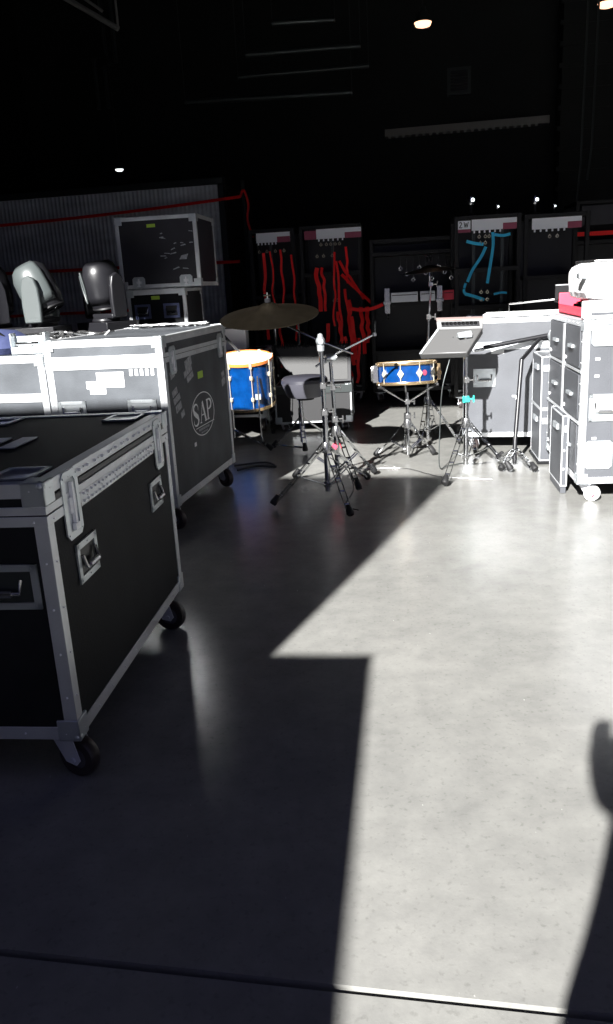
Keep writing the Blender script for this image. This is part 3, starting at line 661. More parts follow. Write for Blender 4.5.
def work_lamp(x, y, z, s, lab):
    t = thing('work_lamp', lab, 'lamp', (x, y, z), .2, 'small lamps on the rack tops')
    q = MB(); q.lathe([(0, 0), (.05, 0), (.045, .02), (.012, .03), (.012, .10)], seg=16); q.v = [tuple(V(*p) * s) for p in q.v]; q.build('base', 'black', t)
    q = MB(); q.lathe([(.012, .10), (.030, .11), (.036, .15), (.030, .19), (0, .20)], seg=18); q.v = [tuple(V(*p) * s) for p in q.v]; q.build('lamp_housing', 'chrome', t)
    q = MB(); q.lathe([(0, .0), (.016, .002), (.018, .008)], c=(0, -.034, .15), axis=(0, -1, .15), seg=14); q.v = [tuple(V(*p) * s) for p in q.v]; q.build('bulb', 'whiteglow', t)
work_lamp(1.51, 7.0, 1.581, .85, 'leftmost bright little lamp on top of the rack with cyan straps')
work_lamp(1.73, 7.0, 1.581, .45, 'smaller lamp on the right of the same rack top')
work_lamp(2.03, 6.95, 1.561, .80, 'bright little lamp on the left of the unlit rack top')
work_lamp(2.19, 6.95, 1.561, .42, 'smallest lamp, on the right of the unlit rack top')
# further right, dim rack and hanging chain
fr = cable_rack('dim black cabinet with a red band at the right edge behind the drawer case', 2.80, 3.60, 8.2, .6, 1.75, YW, (1.35, .8))
m = MB(); m.box(.02, .7, -.01, -.003, 1.42, 1.46); m.build('red_band', 'red', fr)
m = MB(); m.box(.05, .7, -.012, -.004, 1.52, 1.70); s = m.build('door_panel', 'scuffed', fr)
for u, z0, z1 in ((1.47, 1.66, 2.14), (1.57, 1.98, 2.30)):
    p = MB(); p.tube([at((u, 8, z0)), at((u + .03, 8, z1)), at((u + .06, 8, HC))], .010, 6)
    tag(p.build('hanging_cable', 'steel_dark'), 'thin pale cable hanging above the drawer case, %s of the pair' % ('lower' if z0 < 1.8 else 'shorter'), 'cable')

# ---------------------------------------------------------------- drum hardware
def leg_piece(t, a, b, r=.0075, foot=True, name='leg'):
    a, b = V(*a), V(*b); m = MB(); d = (b - a).normalized(); sd = d.cross(V(0, 0, 1)); sd = sd.normalized() if sd.length > .01 else V(1, 0, 0)
    e = b - d * .03
    for s in (-1, 1): m.prism([a + sd * s * .012 + V(0, 0, .006), a + sd * s * .012 - V(0, 0, .006), e + sd * s * .012 - V(0, 0, .006), e + sd * s * .012 + V(0, 0, .006)], sd * s, .003)
    for k in range(5):
        p = a.lerp(e, (k + .5) / 5); m.tube([p - sd * .014, p + sd * .014], .005, 8)
    o = m.build(name, 'chrome', t)
    if foot:
        q = MB(); q.lathe([(0, -.008), (.016, -.010), (.020, .0), (.017, .018), (.012, .045), (0, .05)], c=b + V(0, 0, .010), axis=-d + V(0, 0, .3), seg=12)
        q.build('rubber_foot', 'rubber', o)
    return o
def tripod(t, hub_z, feet, low_z=None, base=(0, 0)):
    bx, by_ = base
    low_z = hub_z * .30 if low_z is None else low_z
    m = MB(); m.lathe([(0, hub_z - .025), (.026, hub_z - .025), (.026, hub_z + .012), (.020, hub_z + .03), (0, hub_z + .03)], c=(bx, by_, 0), seg=16)
    m.build('leg_collar', 'dull_chrome', t); m = MB()
    m.lathe([(0, low_z - .015), (.022, low_z - .015), (.022, low_z + .015), (0, low_z + .015)], c=(bx, by_, 0), seg=16)
    m.build('brace_collar', 'dull_chrome', t)
    for f in feet:
        a = V(bx, by_, hub_z); b = V(f[0], f[1], .02); d = (b - a); dd = V(d.x, d.y, 0).normalized()
        leg_piece(t, a + dd * .025, b)
        mid = a + d * .52; s = V(bx, by_, low_z) + dd * .02; m = MB(); sd = dd.cross(V(0, 0, 1))
        for q in (-1, 1): m.tube([s + sd * q * .012, mid + sd * q * .012], .004, 6)
        m.tube([s - sd * .018, s + sd * .018], .006, 6); m.build('brace', 'chrome', t)
def memory_lock(t, p, r=.022, wing=True, d=(1, 0, 0), mt='dull_chrome'):
    p = V(*p); d = V(*d).normalized(); m = MB(); r *= .85; m.lathe([(0, -.018), (r, -.018), (r, .018), (0, .018)], c=p, seg=14); m.box(p.x - .014, p.x + .014, p.y - r - .012, p.y, p.z - .012, p.z + .012)
    m.tube([p, p + d * .045], .005, 6)
    if wing: m.tube([p + d * .045 - V(0, 0, .02), p + d * .045 + V(0, 0, .02)], .005, 6)
    m.build('clamp_collar', mt, t)
def cymbal(t, c, r, tilt, label, m_='bronze', flat=1.0):
    o = thing('cymbal', label, 'cymbal', c, 0); m = MB()
    prof = [(0, .048), (.015, .047), (.045, .034), (.058, .020), (r * .5, .006), (r, -.024), (r, -.026), (r * .5, .003), (.058, .017), (.04, .030), (0, .042)]
    m.lathe([(a_, b_ * flat) for a_, b_ in prof], axis=tilt, seg=64); m.build('cymbal_plate', m_, o)
    ax = V(*tilt).normalized(); m = MB(); m.lathe([(0, .05), (.016, .05), (.016, .066), (.008, .07), (0, .07)], axis=tilt, seg=14); m.build('felt', 'black', o)
    m = MB(); m.tube([ax * .045, ax * .10], .005, 8); m.tube([ax * .085 - V(.018, 0, 0), ax * .085 + V(.018, 0, 0)], .006, 6); m.build('wing_nut', 'chrome', o)
    return o

# front boom stand with the big cymbal
t = thing('cymbal_stand', 'chrome boom cymbal stand in front of the throne, carrying the big dark cymbal', 'stand', (.124, 4.15, 0), 0, None)
m = MB(); m.tube([(0, 0, .03), (0, 0, .46)], .015, 14); m.build('lower_tube', 'chrome', t)
m = MB(); m.tube([(0, 0, .40), (-.004, 0, .80)], .011, 12); m.build('upper_tube', 'chrome', t)
tripod(t, .27, [(-.293, -.18), (.090, -.45), (.24, .27)], .07)
memory_lock(t, (0, 0, .46)); memory_lock(t, (-.002, 0, .60), .018)
m = MB(); m.lathe([(0, -.03), (.014, -.03), (.024, -.012), (.024, .012), (.014, .03), (0, .03)], c=(-.004, 0, .83), axis=(0, 1, 0), seg=16); m.lathe([(0, .78), (.018, .78), (.020, .83), (.012, .865), (0, .87)], c=(-.004, 0, 0), seg=14); m.build('boom_tilter', 'hardware', t)
m = MB(); m.tube([(.165, .06, .752), (-.004, .02, .828), (-.262, .12, .955), (-.262, .125, .99)], [.0065, .0065, .006, .005], 10); m.build('boom_arm', 'chrome', t)
cymbal(t, (-.140, 4.28, .988), .262, (-.04, -.21, 1), 'large dark bronze cymbal on the boom stand in front of the throne')
# second stand
t = thing('cymbal_stand', 'chrome boom stand without a cymbal, just right of the one holding the big cymbal', 'stand', (.195, 4.45, 0), 0, None)
m = MB(); m.tube([(0, 0, .03), (-.004, 0, .36)], .0145, 14); m.build('lower_tube', 'chrome', t)
m = MB(); m.tube([(-.004, 0, .33), (-.016, 0, .70)], .010, 12); m.build('upper_tube', 'chrome', t)
tripod(t, .30, [(.22, .12), (.10, -.26), (-.25, .1)], .08)
memory_lock(t, (-.004, 0, .37)); memory_lock(t, (-.010, 0, .55), .018); memory_lock(t, (-.06, 0, .70), .014)
m = MB(); m.lathe([(0, -.03), (.020, -.026), (.024, 0), (.020, .026), (0, .03)], c=(-.016, 0, .715), axis=(1, .3, 0), seg=16); m.tube([(-.06, 0, .69), (.02, 0, .72)], .010, 8); m.build('boom_tilter', 'hardware', t)
m = MB(); m.tube([(-.10, 0, .67), (-.016, 0, .72), (.232, .0, .83)], [.0065, .0065, .006], 10); m.tube([(.232, 0, .82), (.24, 0, .90)], .005, 8); m.lathe([(0, -.01), (.012, -.01), (.012, .01), (0, .01)], c=(.232, 0, .83), seg=10); m.build('boom_arm', 'chrome', t)
m = MB(); m.box(-.135, -.105, -.05, -.046, .17, .20, Matrix.Rotation(.5, 4, 'Y')); m.build('tag_sticker', 'pink', t)
t_hanging = MB(); t_hanging.tube(smooth_pts([(.15, 4.40, .16), (.24, 4.35, .10), (.26, 4.10, .05), (.20, 3.85, .03), (.26, 3.78, .02)], 6), .003, 6)

# drum throne
t = thing('drum_throne', 'round black drum stool between the floor tom and the boom stands', 'stool', (.035, 5.42, 0), 0)
m = MB(); m.lathe([(0, .375), (.115, .375), (.128, .39), (.160, .475), (.155, .485)], seg=44); m.build('seat_side', 'vinylside', t)
m = MB(); m.lathe([(.160, .474), (.158, .495), (.14, .512), (.07, .52), (0, .523)], seg=44); m.build('seat_top', 'vinyl', t)
m = MB(); m.lathe([(0, .355), (.06, .355), (.06, .376), (0, .376)], seg=20); m.build('seat_bracket', 'blackmetal', t)
m = MB(); m.tube([(-.035, 0, .06), (-.035, 0, .36)], .014, 12); m.tube([(-.035, 0, .16), (-.035, 0, .30)], .019, 12); m.build('post', 'chrome', t)
for f in ((-.24, .10), (-.02, -.10), (.22, .12)): leg_piece(t, (-.035, 0, .24), (f[0], f[1], .015))
m = MB(); m.tube([(-.23, .09, .03), (-.03, -.08, .035)], .007, 8); m.build('foot_bar', 'chrome', t)

# floor tom
TX, TY = -.395, 5.92
t = thing('floor_tom', 'blue floor tom drum with a white sunlit head behind the tall marked case', 'drum', (TX, TY, 0), 0)
m = MB(); m.lathe([(.195, .27), (.200, .27), (.200, .605), (.195, .605), (.195, .27)], seg=48); m.build('shell', 'blue_shell', t)
for z, mm in ((.600, 'wood'), (.262, 'gold')):
    m = MB(); m.lathe([(.200, z + .006), (.212, z + .006), (.212, z + .026), (.207, z + .028), (.200, z + .022)], seg=48); m.build('hoop', mm, t)
m = MB(); m.lathe([(.202, .620), (.19, .622), (0, .622)], seg=48); m.build('drum_head', 'head', t)
for k in range(8):
    a = 2 * PI * k / 8 + .25; c, s_ = math.cos(a), math.sin(a)
    m = MB(); m.tube([(.213 * c, .213 * s_, .27), (.213 * c, .213 * s_, .61)], .003, 6); m.lathe([(0, -.02), (.012, -.012), (.014, 0), (.012, .012), (0, .02)], c=(.208 * c, .208 * s_, .52), seg=10); m.lathe([(0, -.02), (.012, -.012), (.014, 0), (.012, .012), (0, .02)], c=(.208 * c, .208 * s_, .36), seg=10)
    m.box(.205 * c - .01, .205 * c + .01, .205 * s_ - .01, .205 * s_ + .01, .59, .632)
    m.build('tension_lug', 'lugsteel', t)
for a in (-1.15, .9, 3.0):
    c, s_ = math.cos(a), math.sin(a); m = MB(); m.tube([(.232 * c, .232 * s_, .50), (.232 * c, .232 * s_, .06), (.27 * c, .27 * s_, .02)], .0055, 8); lg_ = m.build('leg', 'dull_chrome', t)
    m = MB(); m.box(.215 * c - .016, .232 * c + .016, .215 * s_ - .016, .232 * s_ + .016, .33, .37); m.build('leg_bracket', 'hardware', lg_)
    m = MB(); m.lathe([(0, -.018), (.014, -.018), (.014, .01), (0, .014)], c=(.27 * c, .27 * s_, .019), seg=10); m.build('rubber_foot', 'rubber', lg_)

for ch in t.children:
    if not ch.name.startswith('leg'): ch.matrix_basis = Matrix.Translation((0, 0, .44)) @ Matrix.Rotation(.17, 4, 'X') @ Matrix.Translation((0, 0, -.44))

# low hardware trunk with open padded lid, white box on another trunk
hw, fn = flight_case('low dark trunk standing open behind the throne', (-.20, 6.15, 0), -.10, 0, .60, .45, .07, .36, 0, mb='rubber', tw=.012, rivets=False, casters=True)
m = MB(); m.add([V(.0, .02, .36), V(.0, .02, .37), V(-.06, .16, .66), V(-.06, .16, .65)], [(0, 1, 2, 3)])
t = hw
L0 = [V(.16, .06, .375), V(.60, .06, .375), V(.60, .20, .655), V(-.03, .20, .655)]
nrm = (L0[1] - L0[0]).cross(L0[2] - L0[1]).normalized()
m = MB(); m.prism(L0, -nrm, .05); m.build('open_lid', 'black', t, bevel=.004)
m = MB(); c = sum(L0, V(0, 0, 0)) / 4; m.prism([c + (p - c) * .90 + nrm * .0015 for p in L0], nrm, .005); m.build('lid_lining', 'greyfoam', t)
m = MB()
for k in range(26):
    p = L0[3].lerp(L0[2], (k + .5) / 26); m.tube([p + V(0, -.012, -.028), p + V(.008, -.02, .0), p + V(.01, .0, .012)], .005, 6)
m.build('lid_fringe', 'black', t)
m = MB(); m.box(-.005, .605, -.006, 0, .30, .36); m.build('front_band', 'steel_dark', t)
wt, fn = flight_case('dark trunk behind the floor tom, under the white box', (-.87, 6.30, 0), -.10, 0, .62, .40, .12, .640, 0, tw=.02, rivets=False)
t = thing('white_box', 'sunlit white box standing behind the floor tom', 'box', (-.60, 6.34, .643), -.05)
m = MB(); m.box(0, .20, 0, .22, 0, .19); m.build('box_body', 'cloth', t, bevel=.008)
m = MB(); m.box(-.004, .204, -.004, .224, .155, .20); m.build('box_lid', 'cloth', t, bevel=.006)
m = MB(); m.box(.04, .16, -.0055, -.0035, .165, .178); m.build('box_slot', 'grey_laminate', t)
m = MB()
for k in range(2): m.tube([(-.58 + k * .03, 6.10, .80 - k * .02), (-.46 + k * .03, 6.06, .66 - k * .02)], .006, 8)
tag(m.build('drum_sticks', 'blackmetal'), 'pair of thin dark rods leaning across the white box', 'rods')
for xx, yy_ in ((-.18, 6.75), (.02, 6.95)):
    tt = thing('microphone_stand', 'thin chrome upright stand behind the big cymbal, %s one' % ('left' if xx < -.1 else 'right'), 'stand', (xx, yy_, 0)); m = MB()
    m.tube([(0, 0, .02), (0, 0, .82)], .010, 8); m.build('pole', 'chrome', tt); m = MB(); m.lathe([(0, 0), (.13, 0), (.13, .012), (.02, .022), (0, .022)], seg=24); m.build('base', 'blackmetal', tt)
    m = MB(); m.tube([(0, 0, .80), (.10, 0, .90)], .007, 8); m.build('arm', 'chrome', tt)

# snare drum and its stand
SX, SY, SZ = .672, 4.96, .480
t = thing('snare_stand', 'chrome basket stand under the blue snare drum', 'stand', (SX, SY, 0), 0)
m = MB(); m.tube([(0, 0, .03), (0, 0, .30)], .0125, 12); m.tube([(0, 0, .26), (0, 0, .43)], .0095, 10); m.build('tube', 'chrome', t)
tripod(t, .23, [(-.20, .06), (.17, .05), (.02, .26)], .07)
memory_lock(t, (0, 0, .28), .026); memory_lock(t, (0.0, 0, .37), .016)
for a in (3.5, -.35, 1.5):
    m = MB(); c, s_ = math.cos(a), math.sin(a); m.tube([(.01 * c, .01 * s_, .37), (.06 * c, .06 * s_, .40), (.172 * c, .172 * s_, SZ - .010), (.192 * c, .192 * s_, SZ + .015)], .005, 8)
    o = m.build('basket_arm', 'chrome', t); m = MB(); m.tube([(.155 * c, .155 * s_, SZ - .012), (.20 * c, .20 * s_, SZ - .002)], .009, 8); m.build('arm_sleeve', 'rubber', o)
t = thing('snare_drum', 'blue snare drum with bright hoops and diamond lugs on its basket stand', 'drum', (SX, SY, SZ), 0); t.rotation_euler.x = -.075
rS = .178
m = MB(); m.lathe([(rS - .006, .012), (rS, .012), (rS, .130), (rS - .006, .130), (rS - .006, .012)], seg=56); m.build('shell', 'blue_shell', t)
for z in (.004, .122):
    m = MB(); m.lathe([(rS + .001, z), (rS + .011, z), (rS + .013, z + .006), (rS + .010, z + .018), (rS + .004, z + .018)], seg=56); m.build('hoop', 'gold', t)
m = MB(); m.lathe([(rS + .004, .134), (rS - .01, .136), (0, .136)], seg=48); m.build('drum_head', 'head', t)
m = MB(); m.lathe([(rS + .002, .010), (0, .008)], seg=48); m.build('resonant_head', 'head', t)
for k in range(10):
    a = -PI / 2 + .30 + 2 * PI * k / 10; c, s_ = math.cos(a), math.sin(a)
    m = MB(); ex = V(-s_, c, 0); cc = V(c, s_, 0) * (rS + .001) + V(0, 0, .071)
    m.prism([cc - V(0, 0, .030), cc + ex * .020, cc + V(0, 0, .030), cc - ex * .020], V(c, s_, 0), .009)
    m.tube([V(c, s_, 0) * (rS + .010) + V(0, 0, .01), V(c, s_, 0) * (rS + .010) + V(0, 0, .137)], .003, 6)
    m.build('tension_lug', 'lugsteel', t)
m = MB(); a = 3.25; c, s_ = math.cos(a), math.sin(a)
m.box(-rS - .034, -rS - .003, -.03, .01, .02, .125); m.tube([(-rS - .04, -.01, .03), (-rS - .04, -.01, .12)], .006, 8); m.build('strainer', 'dull_chrome', t, bevel=.002)
m = MB(); m.box(rS + .003, rS + .026, -.05, -.015, .02, .12); m.box(rS + .026, rS + .034, -.04, -.025, .05, .075); m.build('butt_plate', 'gold', t, bevel=.003)
m = MB(); m.lathe([(0, 0), (.017, .001), (.017, .003), (0, .004)], c=(.088, -.155, .072), axis=(.5, -.87, 0), seg=16); m.build('round_badge', 'signpurple', t)

# tall cymbal stand behind the snare
t = thing('cymbal_stand', 'tall slim chrome cymbal stand standing behind the blue snare drum', 'stand', (.875, 5.42, 0), 0, None)
m = MB(); m.tube([(0, 0, .03), (.003, 0, .50)], .0125, 12); m.build('lower_tube', 'chrome', t)
m = MB(); m.tube([(.003, 0, .48), (.012, 0, .86)], .009, 10); m.tube([(.012, 0, .84), (.030, 0, 1.06), (.022, 0, 1.10), (.022, 0, 1.19)], .0065, 10); m.build('upper_tube', 'chrome', t)
tripod(t, .30, [(-.09, -.18), (.20, -.10), (.10, .24)], .10)
memory_lock(t, (.003, 0, .50)); memory_lock(t, (.012, 0, .86), .018); memory_lock(t, (.026, 0, 1.07), .014)
cymbal(t, (.897, 5.42, 1.165), .195, (-.06, -.02, 1), 'small dark cymbal high on the slim stand behind the snare drum', flat=.55)

# percussion pad on its stand
PX, PY = .968, 4.60
t = thing('pad_stand', 'chrome double-braced tripod stand under the tilted percussion pad', 'stand', (PX, PY, 0), 0)
m = MB(); m.tube([(0, 0, .03), (0, 0, .40)], .016, 14); m.build('lower_tube', 'chrome', t)
m = MB(); m.tube([(0, 0, .38), (-.003, 0, .80)], .0115, 12); m.build('upper_tube', 'chrome', t)
tripod(t, .28, [(-.20, -.40), (.225, -.16), (.13, .30)], .08)
memory_lock(t, (0, 0, .42), .024, mt='teal'); memory_lock(t, (0, 0, .53), .016)
m = MB(); m.box(-.05, .03, -.03, .02, .775, .80); m.tube([(-.05, 0, .79), (.03, 0, .80)], .014, 10); m.build('mount_bracket', 'hardware', t, bevel=.004)
t = thing('percussion_pad', 'grey electronic percussion pad seen from behind, tilted on its stand', 'drum pad', (PX, PY, .80), 0)
# back of the slab faces the camera: corners bottom-left, bottom-right, top-right, top-left
P0, P1, P2, P3 = V(-.266, .03, -.110), V(-.012, -.075, -.105), V(.095, .01, .020), V(-.150, .085, .022)
n_ = (P1 - P0).cross(P2 - P1).normalized()
if n_.y > 0: n_ = -n_
m = MB(); m.prism([P0, P1, P2, P3], -n_, .045); m.build('pad_case', mat('pad_back_plastic', (.065, .065, .065), .4), t, bevel=.006)
up_ = V(0, .03, .046)
m = MB(); m.prism([P3, P2, P2 + up_ + V(.01, 0, 0), P3 + up_], (P2 - P3).cross(up_).normalized() * -1, .03)
m.build('rear_panel', mat('pad_rear_plastic', (.20, .20, .20), .4), t, bevel=.004)
m = MB(); d = (P2 - P3)
pn = (P2 - P3).cross(up_).normalized()
if pn.y > 0: pn = -pn
m.prism([P3 + d * .10 + up_ * .25 + pn * .0015, P3 + d * .95 + up_ * .25 + pn * .0015, P3 + d * .95 + up_ * .85 + pn * .0015, P3 + d * .10 + up_ * .85 + pn * .0015], pn, .002); m.build('connector_recess', 'black', t)
m = MB()
for k in range(9):
    c = P3 + d * (.14 + k * .09) + up_ * .55; m.lathe([(.004, 0), (.010, 0), (.010, .008), (.004, .008)], c=c + pn * .002, axis=pn, seg=10)
m.build('jack_sockets', 'chrome', t)
m = MB(); m.prism([P3 + up_ + V(0, .0, .0), P2 + up_ + V(.01, 0, 0), P2 + up_ + V(.01, .02, .010), P3 + up_ + V(0, .02, .010)], (0, 0, 1), .008); m.build('top_rim', mat('brownish_rim', (.20, .15, .14), .5), t)
m = MB(); m.prism([P0 + n_ * .002, P0 + (P1 - P0) * .05 + n_ * .002, P3 + (P2 - P3) * .05 + n_ * .002, P3 + n_ * .002], n_, .004); m.build('side_rail', 'hardware', t)
m = MB(); m.tube(smooth_pts([(PX - .07, PY + .02, .78), (PX - .09, PY + .02, .66), (PX - .14, PY + .0, .48), (PX - .155, PY, .22), (PX - .16, PY - .02, .03), (PX - .10, PY + .06, .012), (PX + .02, PY + .12, .012)], 6), .0032, 8)
tag(m.build('audio_cable', 'steel_dark'), 'thin cable hanging from the percussion pad down to the floor', 'cable')
m = MB(); m.tube(smooth_pts([(.30, 4.60, .008), (.345, 4.72, .006), (.60, 4.69, .006), (.72, 4.52, .006), (.808, 4.41, .006), (1.05, 4.30, .006)], 8), .0028, 8)
tag(m.build('floor_cable', 'dull_chrome'), 'thin pale cable lying on the floor between the boom stands and the pad stand', 'cable')
tag(t_hanging.build('loose_cable', 'blackmetal'), 'thin cable drooping between the legs of the two boom stands', 'cable')
m = MB(); m.tube(smooth_pts([(-.42, 4.86, .010), (-.30, 4.95, .010), (-.18, 4.90, .010), (-.25, 5.05, .010), (-.45, 5.0, .010)], 6), .007, 8)
tag(m.build('floor_cable', 'rubber'), 'black cable curled on the floor beside the tall marked case', 'cable')
t = thing('tilted_stand', 'folded chrome stand foot on the floor between the tall marked case and the floor tom', 'stand', (-.30, 5.55, 0)); leg_piece(t, (-.18, -.05, .16), (.08, -.12, .015)); leg_piece(t, (-.18, -.05, .16), (-.30, .15, .015))
m = MB(); m.tube([(-.18, -.05, .10), (-.18, -.05, .30)], .012, 10); m.build('tube', 'dull_chrome', t)

# ---------------------------------------------------------------- case behind the pad
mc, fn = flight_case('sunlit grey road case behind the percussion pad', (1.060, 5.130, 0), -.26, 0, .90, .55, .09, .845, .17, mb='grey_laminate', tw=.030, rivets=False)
Fm = fn['front']
handle(mc, Fm, .135, .475, .14, .115, dish='hardware')
b = MB(); fbox(b, Fm, .0, .90, .655, .70, 0, .006); b.build('valance_band', 'aluminium', mc)
b = MB(); fbox(b, Fm, .175, .255, .625, .65, 0, .002); b.build('paper_label', 'white', mc)
b = MB(); fbox(b, Fm, .31, .34, .35, .36, 0, .001); fbox(b, Fm, .33, .345, .335, .36, 0, .001); b.build('chalk_mark', 'logo', mc)
MCM = Matrix.Translation((1.060, 5.130, 0)) @ Matrix.Rotation(-.26, 4, 'Z')
def on_mc(x, y, z): return MCM @ V(x, y, z)
t = thing('folded_panel', 'flat white sunlit board lying on the grey case behind the percussion pad', 'board', on_mc(.12, .10, .849), -.30)
m = MB(); m.box(0, .62, 0, .34, 0, .018); m.build('board', 'cloth', t, bevel=.004); m = MB(); m.box(.0, .62, -.006, 0, .0, .018); m.build('board_edge', 'aluminium', t)
t = thing('wire_handle', 'thin dark wire frame standing on the board on the grey case', 'frame', on_mc(.28, .30, .868), -.30); m = MB(); m.tube([(0, 0, 0), (0, 0, .05), (.42, 0, .075), (.42, 0, 0)], .006, 8); m.build('wire', 'dull_chrome', t)
# boom arm leaning into the picture at right of the pad, on its own straight stand
t = thing('boom_arm_stand', 'black boom arm stand reaching over the grey case from the stacked cabinets', 'stand', (1.47, 5.00, 0), 0)
m = MB(); m.tube([(-.31, 0, .675), (.12, -.04, .738)], .014, 12); m.build('boom_arm', 'black', t)
m = MB(); m.tube([(.03, -.04, .715), (-.125, -.20, .61)], .012, 10); m.build('upper_arm', 'blackmetal', t)
m = MB(); m.tube([(-.125, -.20, .61), (-.19, -.33, .14), (-.21, -.40, .02)], .013, 10); m.build('pole', 'black', t)
m = MB(); m.lathe([(0, -.02), (.032, -.02), (.036, 0), (.032, .02), (0, .02)], c=(.11, -.06, .73), axis=(.2, -1, 0), seg=18); m.build('pivot_knob', 'hardware', t)
for f in ((-.32, -.52), (-.14, -.58), (-.26, -.22)): leg_piece(t, (-.195, -.35, .10), (f[0], f[1], .015))
m = MB(); m.tube([(-.37, 0, .66), (-.31, 0, .668)], .010, 10); m.build('tip', 'chrome', t)

# ---------------------------------------------------------------- right side: drawer case and small cabinets
rc, fn = flight_case('tall sunlit drawer case at the right edge with a red tray on top', (1.338, 3.75, 0), -.13, 0, .62, .86, .10, .885, 0, mb='grey_laminate', tw=.032, casters=True, cspin=(0.9, 0.3, 1.1, 0.2), wheels='white', rivets=True)
Fr = fn['front']; Lf = fn['left']
latch(rc, Fr, .10, .82, .125, .11); handle(rc, Fr, .115, .475, .15, .13, dish='hardware'); latch(rc, Fr, .095, .245, .13, .14)
b = MB()
for z in (.32, .62, .70): fbox(b, Fr, .06, .08, z, z + .012, 0, .004)
b.build('bolt_heads', 'white', rc)
b = MB(); fbox(b, Lf, .41, .44, .13, .85, 0, .012); fbox(b, Lf, .0, .86, .395, .405, 0, .010); fbox(b, Lf, 0, .86, .64, .65, 0, .008); b.build('side_rails', 'aluminium', rc)
for (u0, u1) in ((.045, .40), (.45, .82)):
    for z0, z1 in ((.66, .85), (.415, .63), (.145, .385)):
        q = MB(); fbox(q, Lf, u0, u1, z0, z1, .001, .008); d = q.build('drawer', 'grey_laminate', rc, bevel=.003)
        q = MB(); fbox(q, Lf, u0 + .12, u0 + .22, (z0 + z1) / 2 - .008, (z0 + z1) / 2 + .008, .008, .022); q.build('drawer_pull', 'hardware', d)
        q = MB(); fbox(q, Lf, u1 - .05, u1 - .035, z0 + .02, z0 + .035, .008, .014); q.build('drawer_catch', 'rivet', d)
RCM = Matrix.Translation((1.338, 3.75, 0)) @ Matrix.Rotation(-.13, 4, 'Z')
def on_rc(x, y, z): return RCM @ V(x, y, z)
t = thing('red_tray', 'open pinkish red tray on the back of the drawer case top', 'tray', on_rc(.035, .10, .889), -.13)
m = MB(); m.box(0, .30, 0, .72, 0, .008); m.box(0, .008, 0, .72, 0, .045); m.box(.292, .30, 0, .72, 0, .078); m.box(0, .30, .712, .72, 0, .105); m.box(0, .30, 0, .008, 0, .05); m.build('tray_body', 'pink', t, bevel=.003)
for nm, cat, lab, x, y, sz, mm, rz in (('card_box', 'box', 'tan card box lying in the red tray', .11, .16, (.10, .16, .055), 'tan', .2), ('black_gadget', 'tool', 'black gadget lying in the red tray behind the tan box', .02, .44, (.09, .15, .045), 'black', -.5)):
    q = thing(nm, lab, cat, on_rc(.035 + x, .10 + y, .898), -.13 + rz); m = MB(); m.box(0, sz[0], 0, sz[1], 0, sz[2]); m.build('box_shell', mm, q, bevel=.008)
    m = MB(); m.box(.02, sz[0] - .02, .02, sz[1] - .02, sz[2], sz[2] + .006); m.build('box_flap', 'white' if mm == 'tan' else 'blackmetal', q)
t = thing('front_shelf_lip', 'white wooden strip along the front edge of the drawer case top', 'strip', on_rc(.0, .0, .889), -.13)
m = MB(); m.box(.0, .62, .0, .07, 0, .082); m.build('strip', 'cloth', t, bevel=.006); m = MB(); m.box(.03, .60, -.003, 0, .018, .03); m.build('strip_slot', 'grey_laminate', t)
# white cloth bundle on top
t = thing('cloth_bundle', 'bulky white cloth covered bundle on top of the drawer case', 'bundle', on_rc(.02, .06, .972), -.13)
m = MB(); W_, D_, Hh = .60, .46, .165; nx, ny = 14, 10; random.seed(4)
vs = []; fs = []
def bundle(i, j, k):
    u = i / nx; v = j / ny
    return V(u * W_ + random.uniform(-.004, .004), v * D_, k)
m.box(0, W_, 0, D_, 0, Hh)
me = m.build('bundle_body', 'cloth', t, bevel=.035)
sb = me.modifiers.new('sub', 'SUBSURF'); sb.subdivision_type = 'SIMPLE'; sb.levels = 4; sb.render_levels = 4
tx = bpy.data.textures.new('creases', 'CLOUDS'); tx.noise_scale = .12
dm = me.modifiers.new('d', 'DISPLACE'); dm.texture = tx; dm.strength = .022; dm.mid_level = .5
m = MB(); m.box(.03, .59, .02, .44, Hh, Hh + .018); m.build('bundle_lid', 'dull_chrome', t, bevel=.006)
m = MB(); m.tube(smooth_pts([(.16, .1, Hh + .01), (.165, .1, Hh + .055), (.21, .1, Hh + .065), (.25, .1, Hh + .01)], 6), .006, 8); m.build('carry_loop', 'white', t)
m = MB(); m.box(.12, .18, -.006, .012, .04, .075); m.build('clasp', 'hardware', t, bevel=.003)
m = MB(); m.box(-.035, .004, .02, .08, .10, .125); m.build('side_knob', 'hardware', t, bevel=.006)
t = thing('laptop', 'dark thin open device behind the red tray', 'device', on_rc(.19, .90, 0), -.13)
# rear shelf unit that carries the device
m = MB(); m.box(.0, .34, .02, .19, .05, .935); m.box(-.13, .34, .02, .2, .935, .955); m.build('stand_box', 'black', t); m = MB(); m.box(-.15, .07, .06, .07, .956, 1.03); m.build('screen', 'blackmetal', t); m = MB(); m.box(-.15, .07, .055, .072, 1.03, 1.037); m.build('screen_rim', 'hardware', t)
m = MB(); m.box(.02, .032, .05, .058, 1.07, 1.13); m.box(.02, .032, .056, .071, 1.03, 1.08); m.build('antenna', 'white', t)

